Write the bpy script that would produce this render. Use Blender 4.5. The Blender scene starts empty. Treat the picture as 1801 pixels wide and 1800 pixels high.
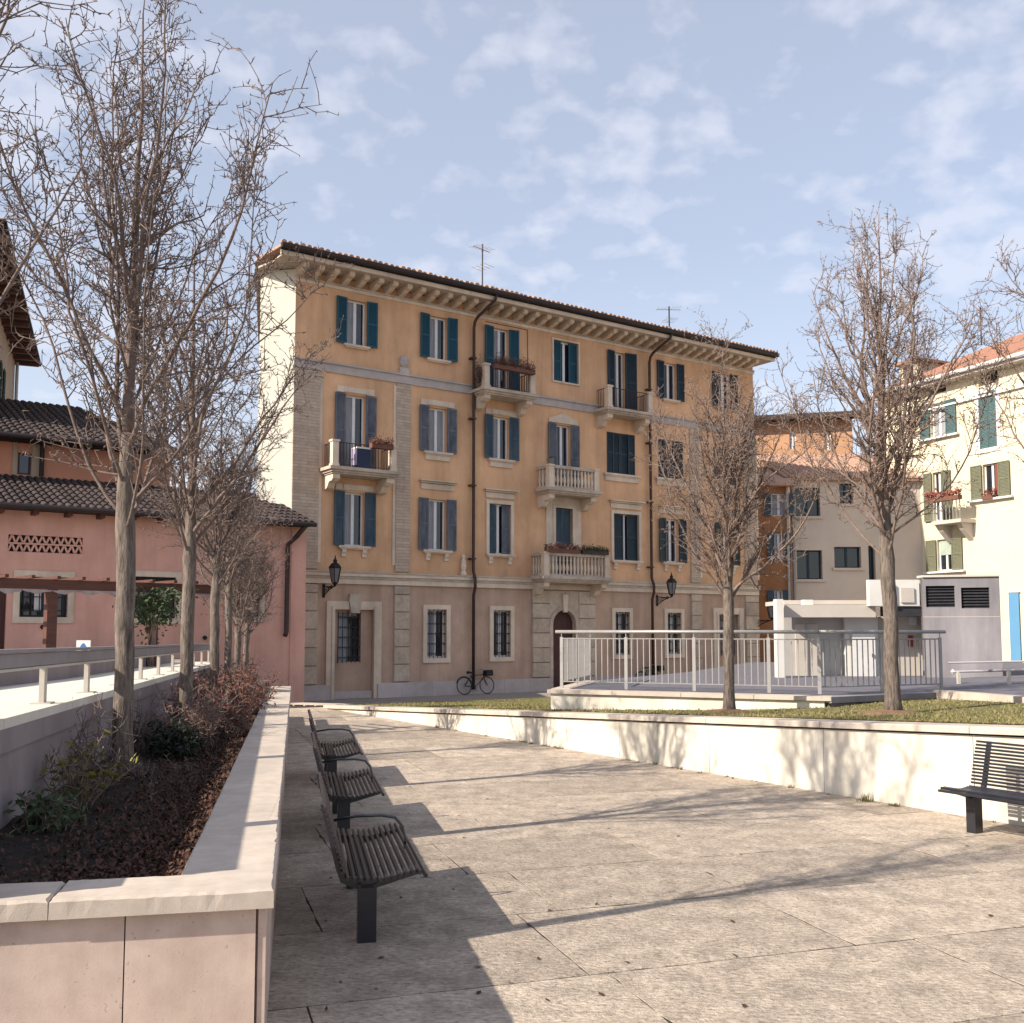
import bpy, math, random
from mathutils import Vector, Matrix
R = math.radians
C = bpy.context.scene.collection
SC = bpy.context.scene

# ------------------------------------------------------------------ camera
FPX, CXP, CYP, PITCH, CAMH = 1800.0, 900.5, 968.0, R(4.5), 2.0
cam_d = bpy.data.cameras.new('camera'); cam = bpy.data.objects.new('camera', cam_d); C.objects.link(cam)
cam.location = (0, 0, CAMH); cam.rotation_euler = (R(90) + PITCH, 0, 0)
cam_d.sensor_fit = 'HORIZONTAL'; cam_d.sensor_width = 36.0; cam_d.lens = 36.0 * FPX / 1801.0
cam_d.shift_x = 0.0; cam_d.shift_y = (CYP - 900.0) / 1801.0
cam_d.clip_start = 0.05; cam_d.clip_end = 5000
SC.camera = cam

# ------------------------------------------------------------------ sky and sun
SUN_AZ = R(29)                 # light travels towards (cos, sin) of this angle in plan
SUN_EL = R(33.7)
ldir = Vector((math.cos(SUN_AZ) * math.cos(SUN_EL), math.sin(SUN_AZ) * math.cos(SUN_EL), -math.sin(SUN_EL)))
w = bpy.data.worlds.new('World'); SC.world = w; w.use_nodes = True
nt = w.node_tree; nt.nodes.clear()
def N(tree, t, **kw):
    n = tree.nodes.new(t)
    for k, v in kw.items(): setattr(n, k, v)
    return n
out = N(nt, 'ShaderNodeOutputWorld'); bg = N(nt, 'ShaderNodeBackground'); bg.inputs['Strength'].default_value = 0.105
sky = N(nt, 'ShaderNodeTexSky', sky_type='NISHITA'); sky.sun_disc = False; sky.sun_elevation = SUN_EL
sx, sy = -ldir.x, -ldir.y
sky.sun_rotation = math.atan2(sx, sy)
sky.altitude = 60; sky.air_density = 1.0; sky.dust_density = 1.2; sky.ozone_density = 1.0
tc = N(nt, 'ShaderNodeTexCoord'); sep = N(nt, 'ShaderNodeSeparateXYZ'); nt.links.new(tc.outputs['Generated'], sep.inputs[0])
zc = N(nt, 'ShaderNodeMath', operation='MAXIMUM'); nt.links.new(sep.outputs[2], zc.inputs[0]); zc.inputs[1].default_value = 0.0
za = N(nt, 'ShaderNodeMath', operation='ADD'); nt.links.new(zc.outputs[0], za.inputs[0]); za.inputs[1].default_value = 0.32
dx = N(nt, 'ShaderNodeMath', operation='DIVIDE'); nt.links.new(sep.outputs[0], dx.inputs[0]); nt.links.new(za.outputs[0], dx.inputs[1])
dy = N(nt, 'ShaderNodeMath', operation='DIVIDE'); nt.links.new(sep.outputs[1], dy.inputs[0]); nt.links.new(za.outputs[0], dy.inputs[1])
cmb = N(nt, 'ShaderNodeCombineXYZ'); nt.links.new(dx.outputs[0], cmb.inputs[0]); nt.links.new(dy.outputs[0], cmb.inputs[1])
n1 = N(nt, 'ShaderNodeTexNoise'); n1.inputs['Scale'].default_value = 15.0; n1.inputs['Detail'].default_value = 9; n1.inputs['Roughness'].default_value = .5; n1.inputs['Distortion'].default_value = .1
n2 = N(nt, 'ShaderNodeTexNoise'); n2.inputs['Scale'].default_value = 2.4; n2.inputs['Detail'].default_value = 3
nt.links.new(cmb.outputs[0], n1.inputs['Vector']); nt.links.new(cmb.outputs[0], n2.inputs['Vector'])
ad = N(nt, 'ShaderNodeMath', operation='ADD'); nt.links.new(n1.outputs[0], ad.inputs[0]); nt.links.new(n2.outputs[0], ad.inputs[1])
ramp = N(nt, 'ShaderNodeValToRGB'); ramp.color_ramp.elements[0].position = .35; ramp.color_ramp.elements[1].position = .60
hf = N(nt, 'ShaderNodeMath', operation='MULTIPLY'); hf.inputs[1].default_value = .5
nt.links.new(ad.outputs[0], hf.inputs[0]); nt.links.new(hf.outputs[0], ramp.inputs[0])
ml = N(nt, 'ShaderNodeMath', operation='MULTIPLY'); nt.links.new(ramp.outputs[0], ml.inputs[0]); ml.inputs[1].default_value = .66
hz = N(nt, 'ShaderNodeMapRange'); hz.inputs['From Min'].default_value = 0.0; hz.inputs['From Max'].default_value = .35; hz.inputs['To Min'].default_value = .66; hz.inputs['To Max'].default_value = 0.38
nt.links.new(zc.outputs[0], hz.inputs['Value'])
mxf = N(nt, 'ShaderNodeMath', operation='MAXIMUM'); nt.links.new(ml.outputs[0], mxf.inputs[0]); nt.links.new(hz.outputs[0], mxf.inputs[1])
mix = N(nt, 'ShaderNodeMixRGB'); nt.links.new(mxf.outputs[0], mix.inputs[0]); nt.links.new(sky.outputs[0], mix.inputs[1])
CLOUD = (5.05, 5.1, 5.7)
mix.inputs[2].default_value = (*CLOUD, 1)
nt.links.new(mix.outputs[0], bg.inputs['Color']); nt.links.new(bg.outputs[0], out.inputs[0])
sun_d = bpy.data.lights.new('sun', 'SUN'); sun_d.energy = 4.7; sun_d.angle = R(0.55); sun_d.color = (1.0, .90, .76)
sun = bpy.data.objects.new('sun', sun_d); C.objects.link(sun)
sun.rotation_euler = ldir.to_track_quat('-Z', 'Y').to_euler(); sun.location = (-20, -12, 30)
SC.view_settings.view_transform = 'Standard'; SC.view_settings.look = 'None'
SC.view_settings.exposure = 0.82; SC.view_settings.gamma = 1.0; SC.view_settings.use_curve_mapping = False

# ------------------------------------------------------------------ pixel helpers (photo is 1801 x 1800)
def ray(x, y):
    d = ((x - CXP) / FPX, 1.0, -(y - CYP) / FPX); c, s = math.cos(PITCH), math.sin(PITCH)
    return Vector((d[0], c * d[1] - s * d[2], s * d[1] + c * d[2]))
def gpt(x, y, z=0.0):
    r = ray(x, y); t = (z - CAMH) / r.z
    return Vector((0, 0, CAMH)) + r * t
def dpt(x, y, Y):
    r = ray(x, y); return Vector((0, 0, CAMH)) + r * (Y / r.y)
class Frame:
    """a vertical wall plane: local x along the wall, local y into it, z up"""
    def __init__(s, o, ang): s.o = Vector((o[0], o[1], 0)); s.a = ang; s.e = Vector((math.cos(ang), math.sin(ang), 0)); s.n = Vector((-math.sin(ang), math.cos(ang), 0))
    def px(s, x, y, off=0.0):
        r = ray(x, y); o = Vector((0, 0, CAMH)); t = ((s.o + s.n * off - o).dot(s.n)) / r.dot(s.n); p = o + r * t
        return (p - s.o).dot(s.e), p.z
    def loc(s, p): v = Vector(p) - s.o; return v.dot(s.e), v.dot(s.n), p[2]

# ------------------------------------------------------------------ materials
MATS = {}
def M(name, c1, c2=None, scale=3.0, rough=.85, bump=0.0, bscale=60.0, stretch=(1, 1, 1), metal=0.0, rnd=0.0, spots=None, spec=.3, detail=7, blotch=.0, brick=None, trans=0.0, streak=0.0):
    if name in MATS: return MATS[name]
    m = bpy.data.materials.new(name); m.use_nodes = True; t = m.node_tree; L = t.links
    b = t.nodes['Principled BSDF']; b.inputs['Roughness'].default_value = rough; b.inputs['Metallic'].default_value = metal
    b.inputs['Specular IOR Level'].default_value = spec
    c2 = c2 or tuple(v * .8 for v in c1)
    co = N(t, 'ShaderNodeTexCoord'); mp = N(t, 'ShaderNodeMapping'); mp.inputs['Scale'].default_value = stretch
    L.new(co.outputs['Object'], mp.inputs[0])
    nz = N(t, 'ShaderNodeTexNoise'); nz.inputs['Scale'].default_value = scale; nz.inputs['Detail'].default_value = detail; nz.inputs['Roughness'].default_value = .65
    L.new(mp.outputs[0], nz.inputs['Vector'])
    rp = N(t, 'ShaderNodeValToRGB'); rp.color_ramp.elements[0].position = .33; rp.color_ramp.elements[1].position = .67
    rp.color_ramp.elements[0].color = (*c2, 1); rp.color_ramp.elements[1].color = (*c1, 1)
    L.new(nz.outputs[0], rp.inputs[0]); col = rp.outputs[0]
    if blotch:
        nb = N(t, 'ShaderNodeTexNoise'); nb.inputs['Scale'].default_value = scale * .22; nb.inputs['Detail'].default_value = 4
        L.new(co.outputs['Object'], nb.inputs['Vector'])
        mr = N(t, 'ShaderNodeMapRange'); mr.inputs['From Min'].default_value = .3; mr.inputs['From Max'].default_value = .7; mr.inputs['To Min'].default_value = 1 - blotch; mr.inputs['To Max'].default_value = 1 + blotch * .6
        L.new(nb.outputs[0], mr.inputs[0]); mm = N(t, 'ShaderNodeMixRGB', blend_type='MULTIPLY'); mm.inputs[0].default_value = 1
        L.new(col, mm.inputs[1]); L.new(mr.outputs[0], mm.inputs[2]); col = mm.outputs[0]
    if streak:
        ms = N(t, 'ShaderNodeMapping'); ms.inputs['Scale'].default_value = (1.0, 1.0, .13); L.new(co.outputs['Object'], ms.inputs[0])
        nb = N(t, 'ShaderNodeTexNoise'); nb.inputs['Scale'].default_value = 1.4; nb.inputs['Detail'].default_value = 6; nb.inputs['Roughness'].default_value = .7; L.new(ms.outputs[0], nb.inputs['Vector'])
        mr = N(t, 'ShaderNodeMapRange'); mr.inputs['From Min'].default_value = .42; mr.inputs['From Max'].default_value = .68; mr.inputs['To Min'].default_value = 1.04; mr.inputs['To Max'].default_value = 1 - streak
        L.new(nb.outputs[0], mr.inputs[0]); mm = N(t, 'ShaderNodeMixRGB', blend_type='MULTIPLY'); mm.inputs[0].default_value = 1
        L.new(col, mm.inputs[1]); L.new(mr.outputs[0], mm.inputs[2]); col = mm.outputs[0]
    if spots:
        sc, th, sc_col = spots
        ns = N(t, 'ShaderNodeTexNoise'); ns.inputs['Scale'].default_value = sc; ns.inputs['Detail'].default_value = 5; ns.inputs['Roughness'].default_value = .75
        L.new(mp.outputs[0], ns.inputs['Vector'])
        r2 = N(t, 'ShaderNodeValToRGB'); r2.color_ramp.elements[0].position = th; r2.color_ramp.elements[1].position = th + .09
        L.new(ns.outputs[0], r2.inputs[0]); mm = N(t, 'ShaderNodeMixRGB'); L.new(r2.outputs[0], mm.inputs[0]); L.new(col, mm.inputs[1]); mm.inputs[2].default_value = (*sc_col, 1); col = mm.outputs[0]
    hgt = None
    if brick:
        bw, bh, mc = brick
        sp = N(t, 'ShaderNodeSeparateXYZ'); cb = N(t, 'ShaderNodeCombineXYZ'); L.new(co.outputs['Object'], sp.inputs[0]); L.new(sp.outputs[0], cb.inputs[0]); L.new(sp.outputs[2], cb.inputs[1])
        br = N(t, 'ShaderNodeTexBrick'); br.inputs['Scale'].default_value = 1; br.inputs['Brick Width'].default_value = bw; br.inputs['Row Height'].default_value = bh; br.inputs['Mortar Size'].default_value = .012
        br.inputs['Color1'].default_value = (1, 1, 1, 1); br.inputs['Color2'].default_value = (.82, .82, .82, 1); br.inputs['Mortar'].default_value = (*mc, 1)
        L.new(cb.outputs[0], br.inputs['Vector']); mm = N(t, 'ShaderNodeMixRGB', blend_type='MULTIPLY'); mm.inputs[0].default_value = 1
        L.new(col, mm.inputs[1]); L.new(br.outputs[0], mm.inputs[2]); col = mm.outputs[0]
    if rnd:
        oi = N(t, 'ShaderNodeObjectInfo'); mr = N(t, 'ShaderNodeMapRange'); mr.inputs['To Min'].default_value = 1 - rnd; mr.inputs['To Max'].default_value = 1 + rnd
        L.new(oi.outputs['Random'], mr.inputs[0]); mm = N(t, 'ShaderNodeMixRGB', blend_type='MULTIPLY'); mm.inputs[0].default_value = 1
        L.new(col, mm.inputs[1]); L.new(mr.outputs[0], mm.inputs[2]); col = mm.outputs[0]
    L.new(col, b.inputs['Base Color'])
    if bump:
        nb = N(t, 'ShaderNodeTexNoise'); nb.inputs['Scale'].default_value = bscale; nb.inputs['Detail'].default_value = 4; nb.inputs['Roughness'].default_value = .7
        L.new(mp.outputs[0], nb.inputs['Vector'])
        bp = N(t, 'ShaderNodeBump'); bp.inputs['Strength'].default_value = bump; bp.inputs['Distance'].default_value = .03 if name == 'plaza_limestone' else .02
        L.new(nb.outputs[0], bp.inputs['Height']); L.new(bp.outputs[0], b.inputs['Normal'])
    if trans: b.inputs['Transmission Weight'].default_value = trans
    MATS[name] = m; return m

ochre = M('ochre_plaster', (.70, .425, .25), (.615, .36, .208), 1.6, .9, .15, 50, blotch=.2, streak=.2)
mauve = M('mauve_plaster', (.52, .36, .27), (.42, .285, .21), 1.4, .9, .2, 50, blotch=.22, streak=.22)
whitewall = M('white_plaster', (.62, .595, .52), (.55, .525, .455), .8, .9, .1, 50, blotch=.08)
stone = M('cream_stone', (.68, .555, .44), (.57, .46, .36), 3, .85, .2, 60, blotch=.14, streak=.2)
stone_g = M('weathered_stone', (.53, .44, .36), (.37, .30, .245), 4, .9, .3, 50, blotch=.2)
lilac_stone = M('grey_stone', (.47, .41, .38), (.38, .33, .31), 3, .85, .2, 60, blotch=.15)
block_m = M('rusticated_stone', (.52, .42, .335), (.40, .32, .25), 9, .95, .6, 40, blotch=.15, rnd=.12)
brick_m = M('pilaster_brick', (.53, .425, .34), (.43, .335, .265), 6, .95, .3, 40, brick=(.56, .10, (.72, .70, .68)))
plinth_m = M('plinth_stone', (.52, .45, .42), (.42, .36, .34), 2.5, .85, .2, 50, blotch=.2, rnd=.08)
blue_sh = M('blue_shutter_paint', (.017, .075, .11), (.012, .056, .088), 8, .55, .05, 60, stretch=(1, 1, .2))
dark_sh = M('dark_shutter_paint', (.022, .038, .055), (.012, .025, .035), 8, .5)
old_sh = M('weathered_shutter_paint', (.165, .16, .175), (.06, .078, .11), 5, .75, .05, 60, stretch=(1, 1, .35))
mid_sh = M('faded_blue_shutter_paint', (.075, .105, .13), (.032, .062, .09), 5, .7, stretch=(1, 1, .3))
teal_sh = M('teal_shutter_paint', (.07, .125, .13), (.055, .10, .105), 7, .6)
olive_sh = M('olive_shutter_paint', (.15, .15, .10), (.115, .118, .078), 7, .6)
white_fr = M('white_window_paint', (.72, .71, .70), (.64, .63, .62), 6, .5)
glass = M('window_glass', (.02, .024, .03), (.012, .015, .02), 2, .04, spec=.8)
curtain = M('curtain_cloth', (.34, .345, .37), (.20, .205, .235), 3, .9, stretch=(14, 14, .6))
iron = M('dark_iron', (.025, .022, .022), (.015, .013, .013), 10, .5, metal=.3)
pipe_m = M('brown_pipe_paint', (.055, .028, .024), (.04, .02, .018), 8, .45)
gutter_m = M('dark_gutter_copper', (.035, .024, .024), (.025, .018, .018), 5, .5)
tile_m = M('terracotta_tile', (.42, .27, .20), (.28, .17, .125), 9, .9, .2, 40, rnd=.15)
dtile_m = M('old_dark_tile', (.06, .043, .041), (.03, .022, .022), 9, .9, .2, 40, rnd=.25)
redroof = M('red_roof_tile', (.36, .19, .13), (.27, .13, .09), 6, .9, .2, 40)
door_m = M('brown_door_wood', (.085, .033, .028), (.055, .022, .02), 4, .6, .1, 60, stretch=(6, 6, .5))
pink = M('pink_plaster', (.70, .395, .315), (.61, .335, .265), 1.2, .9, .15, 50, blotch=.15, streak=.14)
pink2 = M('orange_plaster', (.56, .25, .155), (.48, .21, .13), 1.2, .9, .1, 50, blotch=.12)
tan_m = M('tan_plaster', (.38, .285, .20), (.31, .23, .165), 1.2, .9, .1, 50, blotch=.15)
cream = M('pale_yellow_plaster', (.64, .585, .43), (.59, .535, .39), .9, .9, .08, 50, blotch=.06)
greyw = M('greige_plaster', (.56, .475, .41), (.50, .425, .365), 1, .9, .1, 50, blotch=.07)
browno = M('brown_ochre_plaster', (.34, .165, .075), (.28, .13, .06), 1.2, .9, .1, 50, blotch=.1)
orangew = M('orange_far_plaster', (.48, .275, .165), (.41, .23, .135), 1.2, .9)
conc_w = M('white_concrete', (.62, .60, .56), (.56, .54, .51), 1.5, .8, .05, 60, blotch=.06)
conc_b = M('beige_concrete', (.50, .45, .40), (.44, .395, .35), 1.5, .8, .05, 60)
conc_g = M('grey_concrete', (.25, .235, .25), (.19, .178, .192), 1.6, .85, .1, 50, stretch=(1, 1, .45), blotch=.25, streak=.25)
dark_m = M('dark_louvre', (.035, .035, .04), (.025, .025, .03), 6, .5)
asph = M('asphalt', (.15, .145, .165), (.115, .11, .13), 5, .9, .2, 90)
ground_m = M('street_paving', (.30, .265, .23), (.24, .21, .185), 3, .95, .3, 60)
slab_m = M('plaza_limestone', (.57, .48, .39), (.30, .245, .198), 19, .97, 1.0, 21, stretch=(1, 1.7, 1), blotch=.28, rnd=.2, detail=10, spots=(17, .555, (.20, .16, .13)))
joint_m = M('joint_filler', (.05, .042, .034), (.03, .025, .02), 20, 1)
copng = M('coping_stone', (.52, .45, .385), (.43, .365, .31), 7, .9, .2, 160, blotch=.14, rnd=.05, spots=(48, .60, (.40, .325, .275)))
panel_m = M('pink_marble_panel', (.53, .42, .36), (.44, .335, .285), 6, .85, .12, 140, blotch=.16, rnd=.07, streak=.16, spots=(24, .615, (.28, .18, .14)))
wall_wm = M('cream_wall_stone', (.67, .62, .535), (.59, .545, .465), 1.6, .9, .2, 60, blotch=.1, rnd=.03, stretch=(1, 1, .35), spots=(3.2, .62, (.50, .455, .38)), streak=.28)
ledge_m = M('white_ledge_stone', (.64, .60, .53), (.57, .53, .47), 3, .9, .2, 60, blotch=.08)
lilacw = M('lilac_concrete', (.27, .23, .235), (.20, .168, .172), 2, .9, .2, 60, stretch=(1, 1, .5), blotch=.2)
steel = M('brushed_steel', (.36, .345, .335), (.29, .28, .275), 10, .45, metal=.35)
bandm = M('grey_rail_steel', (.30, .285, .31), (.25, .235, .26), 4, .5, metal=.25)
cream_p = M('cream_post_paint', (.52, .48, .42), (.46, .42, .36), 5, .6)
bench_m = M('dark_bench_paint', (.022, .022, .029), (.014, .0145, .02), 8, .3, spec=.6)
bark = M('tree_bark', (.22, .178, .15), (.06, .048, .041), 30, .95, 1.0, 30, stretch=(1, 1, .2))
twig_m = M('twig_bark', (.20, .15, .128), (.10, .072, .064), 14, .85, .0)
twig_p = M('pale_twig_bark', (.235, .17, .14), (.125, .09, .076), 14, .85, .0)
soil_m = M('dark_mulch', (.035, .026, .021), (.014, .011, .010), 26, 1.0, .9, 40)
litter_m = M('dead_leaves', (.13, .062, .042), (.022, .015, .012), 30, .9, rnd=.0)
redleaf = M('red_shrub_leaves', (.21, .07, .043), (.10, .038, .028), 9, .7)
greenleaf = M('green_leaves', (.055, .085, .03), (.02, .035, .014), 7, .6)
yelleaf = M('yellow_green_leaves', (.30, .28, .06), (.12, .14, .03), 8, .6)
dkgreen = M('dark_evergreen_leaves', (.016, .024, .014), (.008, .012, .008), 8, .7)
grass_g = M('lawn_turf', (.115, .115, .035), (.18, .15, .065), 3.5, 1, .5, 80, blotch=.2)
grass_b = M('grass_blades', (.15, .145, .045), (.27, .22, .11), 2.2, .8)
wood_p = M('pergola_wood', (.115, .05, .036), (.08, .035, .027), 5, .7, .1, 50, stretch=(.4, 4, 4))
blue_b = M('blue_banner_cloth', (.10, .25, .42), (.09, .225, .385), 1, .7)
whitep = M('white_paint', (.64, .63, .62), (.58, .57, .56), 3, .5)
green_m = M('dark_green_paint', (.018, .05, .035), (.012, .038, .028), 5, .6)
flower_m = M('dry_red_plants', (.20, .062, .045), (.085, .05, .03), 14, .8)
pot_m = M('terracotta_pot', (.16, .075, .055), (.12, .055, .04), 6, .8)
black_m = M('black_rubber', (.012, .012, .013), (.008, .008, .009), 6, .7)
lampglass = M('lantern_glass', (.17, .17, .18), (.12, .12, .13), 3, .1, spec=.6)

# ------------------------------------------------------------------ mesh builder
class MB:
    def __init__(s): s.v = []; s.f = []
    def q(s, *p):
        i = len(s.v); s.v += [tuple(a) for a in p]; s.f.append(tuple(range(i, i + len(p)))); return s
    def box(s, x0, x1, y0, y1, z0, z1):
        i = len(s.v); s.v += [(x, y, z) for z in (z0, z1) for x, y in ((x0, y0), (x1, y0), (x1, y1), (x0, y1))]
        s.f += [(i + 3, i + 2, i + 1, i), (i + 4, i + 5, i + 6, i + 7)] + [(i + k, i + (k + 1) % 4, i + 4 + (k + 1) % 4, i + 4 + k) for k in range(4)]; return s
    def prism(s, poly, a0, a1, axis='x'):
        """poly in the other two axes, extruded along axis"""
        def P(u, v, t): return {'x': (t, u, v), 'y': (u, t, v), 'z': (u, v, t)}[axis]
        i = len(s.v); n = len(poly)
        s.v += [P(u, v, a0) for u, v in poly] + [P(u, v, a1) for u, v in poly]
        s.f += [tuple(range(i + n - 1, i - 1, -1)), tuple(range(i + n, i + 2 * n))] + [(i + k, i + (k + 1) % n, i + n + (k + 1) % n, i + n + k) for k in range(n)]; return s
    def slabpoly(s, pts, z0, z1):
        """pts (x,y) with per-vertex tops allowed"""
        n = len(pts); i = len(s.v)
        s.v += [(p[0], p[1], z0 if len(p) < 4 else p[3]) for p in pts] + [(p[0], p[1], z1 if len(p) < 3 else p[2]) for p in pts]
        s.f += [tuple(range(i + n - 1, i - 1, -1)), tuple(range(i + n, i + 2 * n))] + [(i + k, i + (k + 1) % n, i + n + (k + 1) % n, i + n + k) for k in range(n)]; return s
    def tube(s, path, rad, n=6, cap=True):
        path = [Vector(p) for p in path]; K = len(path)
        if not hasattr(rad, '__len__'): rad = [rad] * K
        i = len(s.v); u = None
        for k in range(K):
            d = (path[min(k + 1, K - 1)] - path[max(k - 1, 0)])
            if d.length < 1e-9: d = Vector((0, 0, 1))
            d.normalize()
            if u is None: u = d.orthogonal().normalized()
            else:
                u = u - d * u.dot(d)
                u = d.orthogonal().normalized() if u.length < 1e-6 else u.normalized()
            vv = d.cross(u)
            for j in range(n):
                a = 2 * math.pi * j / n; p = path[k] + (u * math.cos(a) + vv * math.sin(a)) * rad[k]; s.v.append((p.x, p.y, p.z))
        for k in range(K - 1):
            for j in range(n): s.f.append((i + k * n + j, i + k * n + (j + 1) % n, i + (k + 1) * n + (j + 1) % n, i + (k + 1) * n + j))
        if cap: s.f.append(tuple(range(i + n - 1, i - 1, -1))); s.f.append(tuple(range(i + (K - 1) * n, i + K * n)))
        return s
    def lathe(s, prof, cx=0, cy=0, n=10):
        i = len(s.v); K = len(prof)
        for r, z in prof:
            for j in range(n): a = 2 * math.pi * j / n; s.v.append((cx + r * math.cos(a), cy + r * math.sin(a), z))
        for k in range(K - 1):
            for j in range(n): s.f.append((i + k * n + j, i + k * n + (j + 1) % n, i + (k + 1) * n + (j + 1) % n, i + (k + 1) * n + j))
        s.f.append(tuple(range(i + n - 1, i - 1, -1))); s.f.append(tuple(range(i + (K - 1) * n, i + K * n))); return s
    def torus(s, c, r, t, axis='y', n=20, m=5):
        pts = []
        for k in range(n + 1):
            a = 2 * math.pi * k / n; u, v = r * math.cos(a), r * math.sin(a)
            pts.append((c[0] + u, c[1], c[2] + v) if axis == 'y' else (c[0], c[1] + u, c[2] + v))
        return s.tube(pts, t, m, False)
    def mesh(s, name, mat, smooth=False):
        me = bpy.data.meshes.new(name); me.from_pydata(s.v, [], s.f)
        if smooth: me.polygons.foreach_set('use_smooth', [True] * len(me.polygons))
        if mat: me.materials.append(mat)
        me.update(); return me
def obj(name, mb, mat=None, parent=None, smooth=False, kind=None, label=None):
    me = mb.mesh(name, mat, smooth) if isinstance(mb, MB) else mb
    o = bpy.data.objects.new(name, me); C.objects.link(o)
    if parent is not None: o.parent = parent
    if kind: o['kind'] = kind
    if label: o['label'] = label
    return o
def thing(name, label, cat, loc=(0, 0, 0), rz=0.0, group=None):
    o = bpy.data.objects.new(name, None); C.objects.link(o); o.location = loc; o.rotation_euler = (0, 0, rz); o.empty_display_size = .3
    o['label'] = label; o['category'] = cat
    if group: o['group'] = group
    return o
def tag(o, label, cat, group=None):
    o['label'] = label; o['category'] = cat
    if group: o['group'] = group
    return o
def kids(o): return [c for c in bpy.data.objects if c.parent == o]
def copy_tree(o, parent=None):
    c = o.copy(); C.objects.link(c); c.parent = parent
    for ch in kids(o): copy_tree(ch, c)
    return c
def wall_holes(mb, x0, x1, z0, z1, holes, depth=.16, y=0.0):
    """wall plane at y with recessed openings (x0,x1,z0,z1)"""
    xs = sorted({x0, x1} | {h[0] for h in holes} | {h[1] for h in holes}); zs = sorted({z0, z1} | {h[2] for h in holes} | {h[3] for h in holes})
    xs = [v for v in xs if x0 <= v <= x1]; zs = [v for v in zs if z0 <= v <= z1]
    for a, b in zip(xs, xs[1:]):
        for c, d in zip(zs, zs[1:]):
            mx, mz = (a + b) / 2, (c + d) / 2
            if any(h[0] < mx < h[1] and h[2] < mz < h[3] for h in holes): continue
            mb.q((a, y, c), (b, y, c), (b, y, d), (a, y, d))
    for a, b, c, d in holes:
        D = y + depth
        mb.q((a, y, c), (a, y, d), (a, D, d), (a, D, c)); mb.q((b, y, d), (b, y, c), (b, D, c), (b, D, d))
        mb.q((a, y, d), (b, y, d), (b, D, d), (a, D, d)); mb.q((b, y, c), (a, y, c), (a, D, c), (b, D, c))
    return mb
rng = random.Random(7)

# ================================================================== SETTING
# ---- ground sheet
o = obj('ground', MB().q((-900, -300, -.12), (900, -300, -.12), (900, 1500, -.12), (-900, 1500, -.12)), ground_m); o['kind'] = 'structure'
# planter frame: a along the planter, b to the right of it
PV = Vector((-.2055, .9787, 0)); NV = Vector((.9787, .2055, 0)); PANG = math.atan2(NV.y, NV.x)
def AB(a, b, z=0): v = PV * a + NV * b; return Vector((v.x, v.y, z))

# ---- low white wall line (base)
W0 = Vector((-5.05, 27.0)); W1 = Vector((4.69, 11.47)); WD = (W1 - W0).normalized(); WN = Vector((-WD.y, WD.x))   # WN points to the lawn side
if WN.x < 0: WN = -WN
WLEN = 34.0
def wtop(t): return max(.06, .06 + .0488 * t)        # height of the wall top at distance t from its far end
# ---- plaza paving: slabs laid in rows
plaza = obj('plaza', MB().slabpoly([(-9.0, -4), (14, -4), (14, 12), (-3.0, 27.6), (-7.6, 27.6)], -.11, -.0045), joint_m); plaza['kind'] = 'structure'
U = Vector((math.cos(R(18)), math.sin(R(18)))); V = Vector((-U.y, U.x))
def slab(u0, u1, v0, v1):
    g = .006
    j = lambda: rng.uniform(-.006, .006)
    h_ = .0035; j = lambda: rng.uniform(-.002, .002)
    P = [(u0 + h_ + j(), v0 + g + j()), (u1 - h_ + j(), v0 + g + j()), (u1 - h_ + j(), v1 - g + j()), (u0 + h_ + j(), v1 - g + j())]
    cx = (u0 + u1) / 2; cy = (v0 + v1) / 2
    mb = MB(); dz = rng.uniform(-.0012, .0008)
    Q = []
    # ragged edges: a few extra points along each side
    for k in range(4):
        p, q = P[k], P[(k + 1) % 4]; L = math.dist(p, q); nn = max(2, int(L / .11))
        for i in range(nn):
            f = i / nn; x = p[0] + (q[0] - p[0]) * f; y = p[1] + (q[1] - p[1]) * f
            r = rng.uniform(-.003, .007) + (rng.uniform(.008, .02) if rng.random() < .06 else 0)
            x += (cx - x) / max(.3, abs(cx - x) + abs(cy - y)) * r; y += (cy - y) / max(.3, abs(cx - x) + abs(cy - y)) * r
            Q.append((x, y))
    n = len(Q); W = lambda u, v, z: ((U * u + V * v).x, (U * u + V * v).y, z)
    top = [W(x + (cx - x) * .002, y + (cy - y) * .002, dz) for x, y in Q]; mid = [W(x, y, dz - .001) for x, y in Q]; bot = [W(x, y, -.05) for x, y in Q]
    mb.v = top + mid + bot; mb.f = [tuple(range(n))] + [(n + k, n + (k + 1) % n, (k + 1) % n, k) for k in range(n)] + [(2 * n + k, 2 * n + (k + 1) % n, n + (k + 1) % n, n + k) for k in range(n)]
    return mb
v = -4.0; ri = 0
while v < 29.5:
    hgt = rng.choice([1.15, 1.25, 1.35]) if v < 14 else rng.choice([1.3, 1.5])
    u = -6.0 + rng.uniform(0, 1.0)
    while u < 15:
        L = rng.uniform(1.3, 2.5); c = U * (u + L / 2) + V * (v + hgt / 2)
        b = c.x * NV.x + c.y * NV.y; side = (c - W0).dot(WN)
        if b > -1.7 and side < 1.4 and -3.5 < c.y < 27.0 and abs(c.x) < c.y * .62 + 4.5:
            obj('paving_slab', slab(u, u + L, v, v + hgt), slab_m, plaza)
        u += L
    v += hgt
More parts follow.
